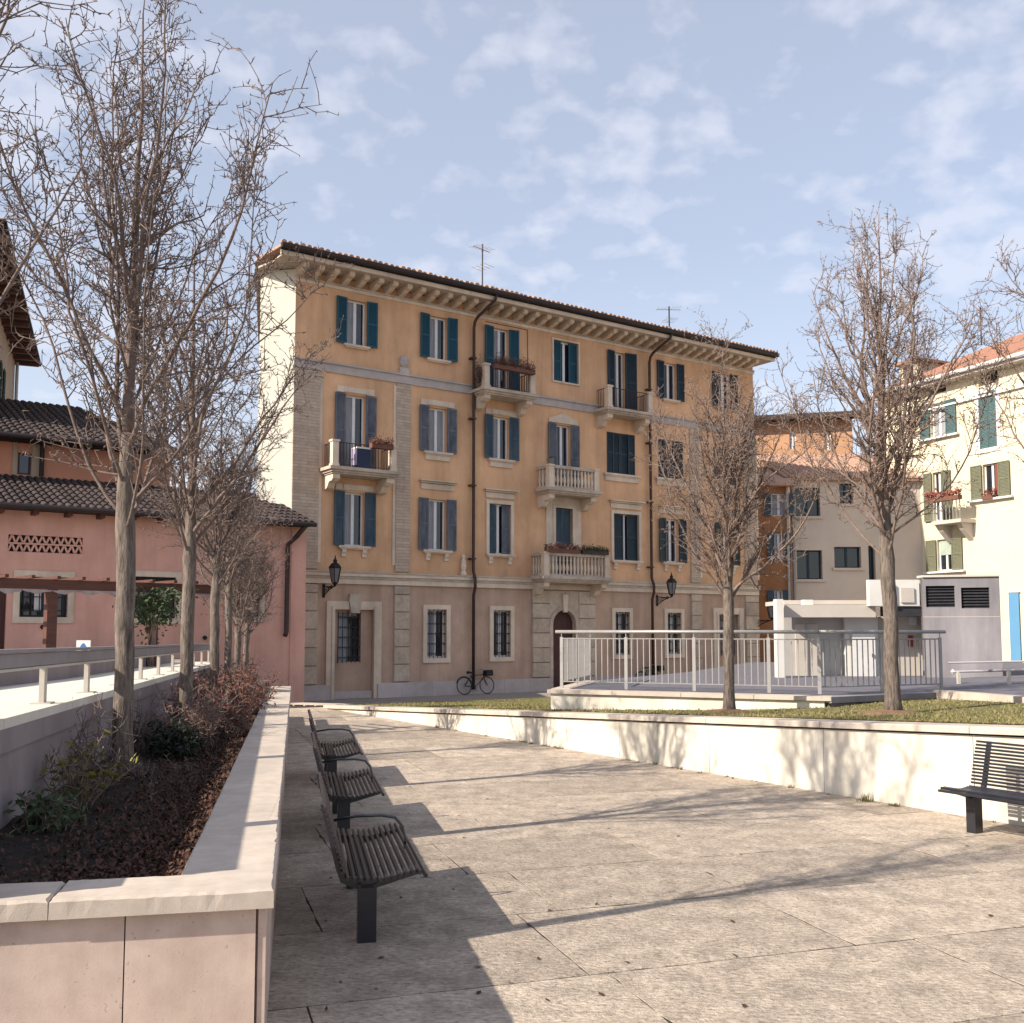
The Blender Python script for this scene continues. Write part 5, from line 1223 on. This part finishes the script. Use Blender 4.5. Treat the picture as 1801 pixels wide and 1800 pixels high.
obj('top_tube', MB().tube([ra, rb_], .025, 8), bandm, T); obj('end_knob', MB().lathe([(.01, ra.z - .05), (.05, ra.z), (.01, ra.z + .05)], ra.x, ra.y, 10), whitep, T)
ra2, rb2 = dpt(1668, 1166, 22.5), dpt(1880, 1162, 20.6); obj('rear_tube', MB().tube([ra2, rb2], .022, 8), bandm, T)
for k in range(3):
    p = ra.lerp(rb_, .05 + .45 * k); obj('post', MB().box(p.x - .03, p.x + .03, p.y - .03, p.y + .03, .93, p.z), cream_p, T)
T.location = (0, 0, 0)

# ================================================================== FAR BUILDINGS (right)
YO = (18.75, 45.0); YA = math.atan2(-.906, .423); YF = Frame(YO, YA)
YB = thing('yellow_house', 'sunlit pale yellow house with green shutters and red tiled roof', 'building', (YO[0], YO[1], 0), YA)
eav = YF.px(1740, 655)[1]
s_l, s_r = YF.px(1556, 800)[0], 9.0
wy = {'a': prect(YF, 1636, 712, 1665, 765), 'b': prect(YF, 1721, 694, 1755, 785), 'c': prect(YF, 1728, 818, 1758, 874), 'd': prect(YF, 1640, 832, 1660, 915), 'e': prect(YF, 1648, 950, 1676, 1003), 'v1': prect(YF, 1634, 675, 1664, 688), 'v2': prect(YF, 1720, 658, 1755, 672)}
obj('wall', wall_holes(MB(), s_l, s_r, -.1, eav, list(wy.values()), .25), cream, YB)
obj('wall_end', MB().q((s_r, 0, -.1), (s_r, 10, -.1), (s_r, 10, eav), (s_r, 0, eav)).q((s_l, 10, -.1), (s_l, 0, -.1), (s_l, 0, eav), (s_l, 10, eav)), cream, YB)
def yshut(W, r_, mat, w_=None):
    w_ = w_ or (r_[1] - r_[0]) * .55
    for x in (r_[0] - w_ - .02, r_[1] + .02): o_ = shutter(W, 0, w_, r_[2], r_[3], mat, y=0); o_.location = (x, -.05, 0)
for k_, mt in (('a', teal_sh), ('c', olive_sh), ('d', olive_sh), ('e', olive_sh)):
    r_ = wy[k_]; W = window(YB, *r_, depth=.2, curt=(0, 1) if k_ in 'a' else None); yshut(W, r_, mt, .55 if k_ != 'd' else .45)
    if k_ != 'd': obj('sill', MB().box(r_[0] - .7, r_[1] + .7, -.18, .0, r_[2] - .1, r_[2] - .02), whitep, W)
    if k_ == 'c': obj('red_curtain', MB().box(r_[0] + .55, r_[0] + .85, .06, .1, r_[2] + .1, r_[3]), M('red_cloth', (.20, .065, .048)), W)
    if k_ == 'e': obj('half_blind', MB().box(r_[0] + .06, r_[1] - .06, .10, .12, (r_[2] + r_[3]) / 2, r_[3] - .06), M('grey_green_blind', (.36, .42, .36)), W)
r_ = wy['b']; W = window(YB, *r_, depth=.2); m_ = (r_[0] + r_[1]) / 2; shutter(W, r_[0] + .01, m_ - .01, r_[2], r_[3], teal_sh, y=.0); shutter(W, m_ + .01, r_[1] - .01, r_[2], r_[3], teal_sh, y=.0); surround(W, *r_, w_=.18, pr=.04, mat=whitep)
for k_ in ('v1', 'v2'): r_ = wy[k_]; obj('attic_vent', MB().box(r_[0], r_[1], .2, .22, r_[2], r_[3]), dark_m, YB)
obj('eave_moulding', MB().box(s_l - .3, s_r + .3, -.12, .0, eav - 1.0, eav - .92), whitep, YB)
obj('soffit', MB().box(s_l - .2, s_r + .6, -.55, .05, eav, eav + .12), conc_b, YB)
obj('gutter', MB().tube([(s_l - .25, -.65, eav + .2), (s_r + .6, -.65, eav + .2)], .09, 8), whitep, YB)
yr = obj('roof', MB().q((s_l - .25, -.6, eav + .2), (s_r + .7, -.6, eav + .2), (s_r + .7, 5, eav + 2.8), (s_l + 3, 5, eav + 2.8)).q((s_l - .25, -.6, eav + .2), (s_l + 3, 5, eav + 2.8), (s_l - .25, 10.6, eav + .2)).q((s_r + .7, -.6, eav + .2), (s_r + .7, 10.6, eav + .2), (s_r + .7, 5, eav + 2.8)), redroof, YB)
tl = MB(); x = s_l - .1
while x < s_r + .6:
    i = len(tl.v); pr = [(.1 * math.cos(math.pi * k / 4), .09 * math.sin(math.pi * k / 4)) for k in range(5)]; f = min(1, max(.05, (x - (s_l - .25)) / 3.25))
    tl.v += [(x + u, -.64, eav + .2 + h) for u, h in pr] + [(x + u, -.6 + 5.6 * f, eav + .2 + 2.6 * f + h) for u, h in pr]
    tl.f += [(i + k, i + k + 1, i + 6 + k, i + 5 + k) for k in range(4)] + [tuple(range(i + 4, i - 1, -1))]; x += .24
obj('roof_tiles', tl, redroof, yr, kind='stuff')
ds, dz_ = YF.px(1612, 660, 1.5)
dm = obj('dormer', MB().box(ds - .55, ds + .55, 1.0, 3.0, eav + .9, eav + 1.75), cream, YB); obj('dormer_roof', MB().box(ds - .75, ds + .75, .8, 3.4, eav + 1.752, eav + 1.87), redroof, dm); obj('dormer_window', MB().box(ds - .3, ds + .3, .97, .999, eav + 1.1, eav + 1.62), dark_m, dm)
antenna('rooftop aerial above the dormer of the yellow house', tuple((YF.o + YF.e * (ds + 1.6) + YF.n * 4).xy) + (eav + 2.9,), 1.5)
# small balcony with flowers
br_ = prect(YF, 1622, 920, 1690, 924, -.9)
yb_ = obj('balcony', MB().box(br_[0] + .5, br_[1], -.9, .0, br_[3] - .15, br_[3]).prism([(0, br_[3] - .15), (-.75, br_[3] - .15), (-.5, br_[3] - .45), (0, br_[3] - .9)], br_[0] + .55, br_[0] + .8, 'x').prism([(0, br_[3] - .15), (-.75, br_[3] - .15), (-.5, br_[3] - .45), (0, br_[3] - .9)], br_[1] - .4, br_[1] - .15, 'x'), conc_b, YB)
mb = MB()
for k in range(9): x = br_[0] + .55 + (br_[1] - br_[0] - .6) * k / 8; mb.box(x - .015, x + .015, -.88, -.85, br_[3], br_[3] + .9)
mb.box(br_[0] + .5, br_[1], -.9, -.84, br_[3] + .88, br_[3] + .93); obj('balcony_railing', mb, steel, yb_)
def yplants(label, x0, x1, y, z, n, mat, seed):
    r = random.Random(seed); p = YF.o + YF.e * ((x0 + x1) / 2) + YF.n * y; T = thing('flower_box', label, 'plants', (p.x, p.y, z), YA); lf = MB(); w2 = (x1 - x0) / 2
    obj('box', MB().box(-w2, w2, -.12, .12, -.1, .08), pot_m, T)
    for k in range(n):
        c = Vector((r.uniform(-w2, w2), r.gauss(0, .1), .12 + abs(r.gauss(0, .12)))); u = Vector((r.gauss(0, 1), r.gauss(0, 1), r.gauss(0, 1))).normalized(); v2 = u.orthogonal().normalized(); s_ = .05; lf.q(c - u * s_, c + v2 * s_, c + u * s_, c - v2 * s_)
    obj('flowers', lf, mat, T, kind='stuff')
yplants('reddish flowers along the balcony rail of the yellow house', br_[0] + .4, br_[1] + .1, -1.0, br_[3] + .9, 420, M('orange_red_flowers', (.30, .11, .08), (.19, .075, .055), 9), 71)
yplants('potted flowers on the window sill of the yellow house beside the red curtain', wy['c'][0] + .1, wy['c'][0] + .6, -.1, wy['c'][2] + .02, 60, M('orange_red_flowers', (.45, .13, .08)), 72)
# blue banner on the yellow wall
bb0, bb1 = prect(YF, 1774, 1043, 1797, 1180, -.06), None
p = YF.o + YF.e * bb0[0] + YF.n * -.06; T = thing('blue_banner', 'tall plain blue banner hanging on the yellow wall', 'banner', (p.x, p.y, 0), YA)
obj('cloth', MB().box(0, bb0[1] - bb0[0], -.02, 0, bb0[2] - .5, bb0[3]), blue_b, T); obj('top_bar', MB().tube([(-.05, -.02, bb0[3] + .03), (bb0[1] - bb0[0] + .05, -.02, bb0[3] + .03)], .03, 6), whitep, T)

# greige house in shade, frontal
gl_ = dpt(1391, 1000, 45.6); GF = Frame((gl_.x, 45.6), R(1.5))
GH = thing('greige_house', 'shaded greige house with dark windows between the ochre and yellow houses', 'building', (gl_.x, 45.6, 0), R(1.5))
Lx = GF.px(1632, 950)[0]; gtop = GF.px(1450, 842)[1]
wg = [prect(GF, 1398, 858, 1443, 908), prect(GF, 1401, 968, 1447, 1019), prect(GF, 1467, 962, 1515, 999), prect(GF, 1527, 960, 1541, 1035), prect(GF, 1476, 850, 1501, 886)]
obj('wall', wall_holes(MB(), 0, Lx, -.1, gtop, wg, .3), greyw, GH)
for r_ in wg: W = window(GH, *r_, depth=.28, mat=dark_sh, gl=M('dark_green_glass', (.012, .022, .02), (.008, .014, .013), 2, .08, spec=.8)); obj('sill', MB().box(r_[0] - .1, r_[1] + .1, -.1, .02, r_[2] - .12, r_[2] - .01), greyw, W)
obj('downpipe', MB().tube([(.12, -.12, 0), (.12, -.12, gtop)], .07, 6), steel, GH)
gr_ = obj('roof', MB().q((-.1, -.25, gtop), (Lx, -.25, gtop), (Lx, 5, gtop + 1.9), (-.3, 5, gtop + 1.9)).q((-.1, -.25, gtop - .12), (-.3, .1, gtop - .12), (Lx, .1, gtop - .12), (Lx, -.25, gtop - .12)).q((-.1, -.25, gtop - .12), (Lx, -.25, gtop - .12), (Lx, -.25, gtop), (-.1, -.25, gtop)), tile_m, GH)
tl = MB(); x = -.2
while x < Lx:
    i = len(tl.v); pr = [(.1 * math.cos(math.pi * k / 4), .09 * math.sin(math.pi * k / 4)) for k in range(5)]
    tl.v += [(x + u, -.3, gtop + h) for u, h in pr] + [(x + u, 5, gtop + 1.9 + h) for u, h in pr]; tl.f += [(i + k, i + k + 1, i + 6 + k, i + 5 + k) for k in range(4)] + [tuple(range(i + 4, i - 1, -1))]; x += .25
obj('roof_tiles', tl, tile_m, gr_, kind='stuff')
# brown ochre house
bl_ = dpt(1330, 1000, 44.6); BF = Frame((bl_.x, 44.6), R(-2)); Lb_ = BF.px(1390, 1000)[0]; btop = BF.px(1370, 852)[1]
BH = thing('brown_house', 'narrow brown ochre house front in shade beside the ochre house', 'building', (bl_.x, 44.6, 0), R(-2))
wb = [prect(BF, 1356, 868, 1384, 908), prect(BF, 1362, 938, 1378, 988), prect(BF, 1362, 1038, 1378, 1062)]
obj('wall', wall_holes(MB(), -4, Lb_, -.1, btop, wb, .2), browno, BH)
obj('end_wall', MB().q((Lb_, 0, -.1), (Lb_, 3, -.1), (Lb_, 3, btop), (Lb_, 0, btop)), browno, BH)
for r_ in wb: W = window(BH, *r_, depth=.18, curt=(0, 1)); yshut(W, r_, mid_sh, .3)
obj('roof', MB().q((-4, -.5, btop), (Lb_ + .3, -.5, btop), (Lb_ + .3, 4, btop + 1.4), (-4, 4, btop + 1.4)).q((-4, -.5, btop - .12), (Lb_ + .3, -.5, btop - .12), (Lb_ + .3, -.5, btop), (-4, -.5, btop)).q((-4, -.5, btop - .12), (-4, .1, btop - .12), (Lb_ + .3, .1, btop - .12), (Lb_ + .3, -.5, btop - .12)), tile_m, BH)
obj('downpipe', MB().tube([(Lb_ - .1, -.1, 0), (Lb_ - .1, -.1, btop)], .06, 6), steel, BH)
# orange house behind
ol_ = dpt(1330, 800, 54); OF = Frame((ol_.x, 54), R(-14)); Lo = OF.px(1500, 800)[0]; otop = OF.px(1420, 732)[1]
OH = thing('orange_house', 'orange house rising behind the greige roof', 'building', (ol_.x, 54, 0), R(-14))
wo = [prect(OF, 1388, 760, 1400, 790), prect(OF, 1450, 760, 1462, 792)]
obj('wall', wall_holes(MB(), -3, Lo, -.1, otop, wo, .2), orangew, OH); obj('end_wall', MB().q((-3, 8, -.1), (-3, 0, -.1), (-3, 0, otop), (-3, 8, otop)), orangew, OH)
for r_ in wo: window(OH, *r_, depth=.18)
obj('roof', MB().q((-3.5, -.7, otop), (Lo + .5, -.7, otop), (Lo + .5, 5, otop + 1.2), (-3.5, 5, otop + 1.2)).q((-3.5, -.7, otop - .25), (Lo + .5, -.7, otop - .25), (Lo + .5, -.7, otop), (-3.5, -.7, otop)).q((-3.5, -.7, otop - .25), (-3.5, .1, otop - .25), (Lo + .5, .1, otop - .25), (Lo + .5, -.7, otop - .25)), dtile_m, OH)
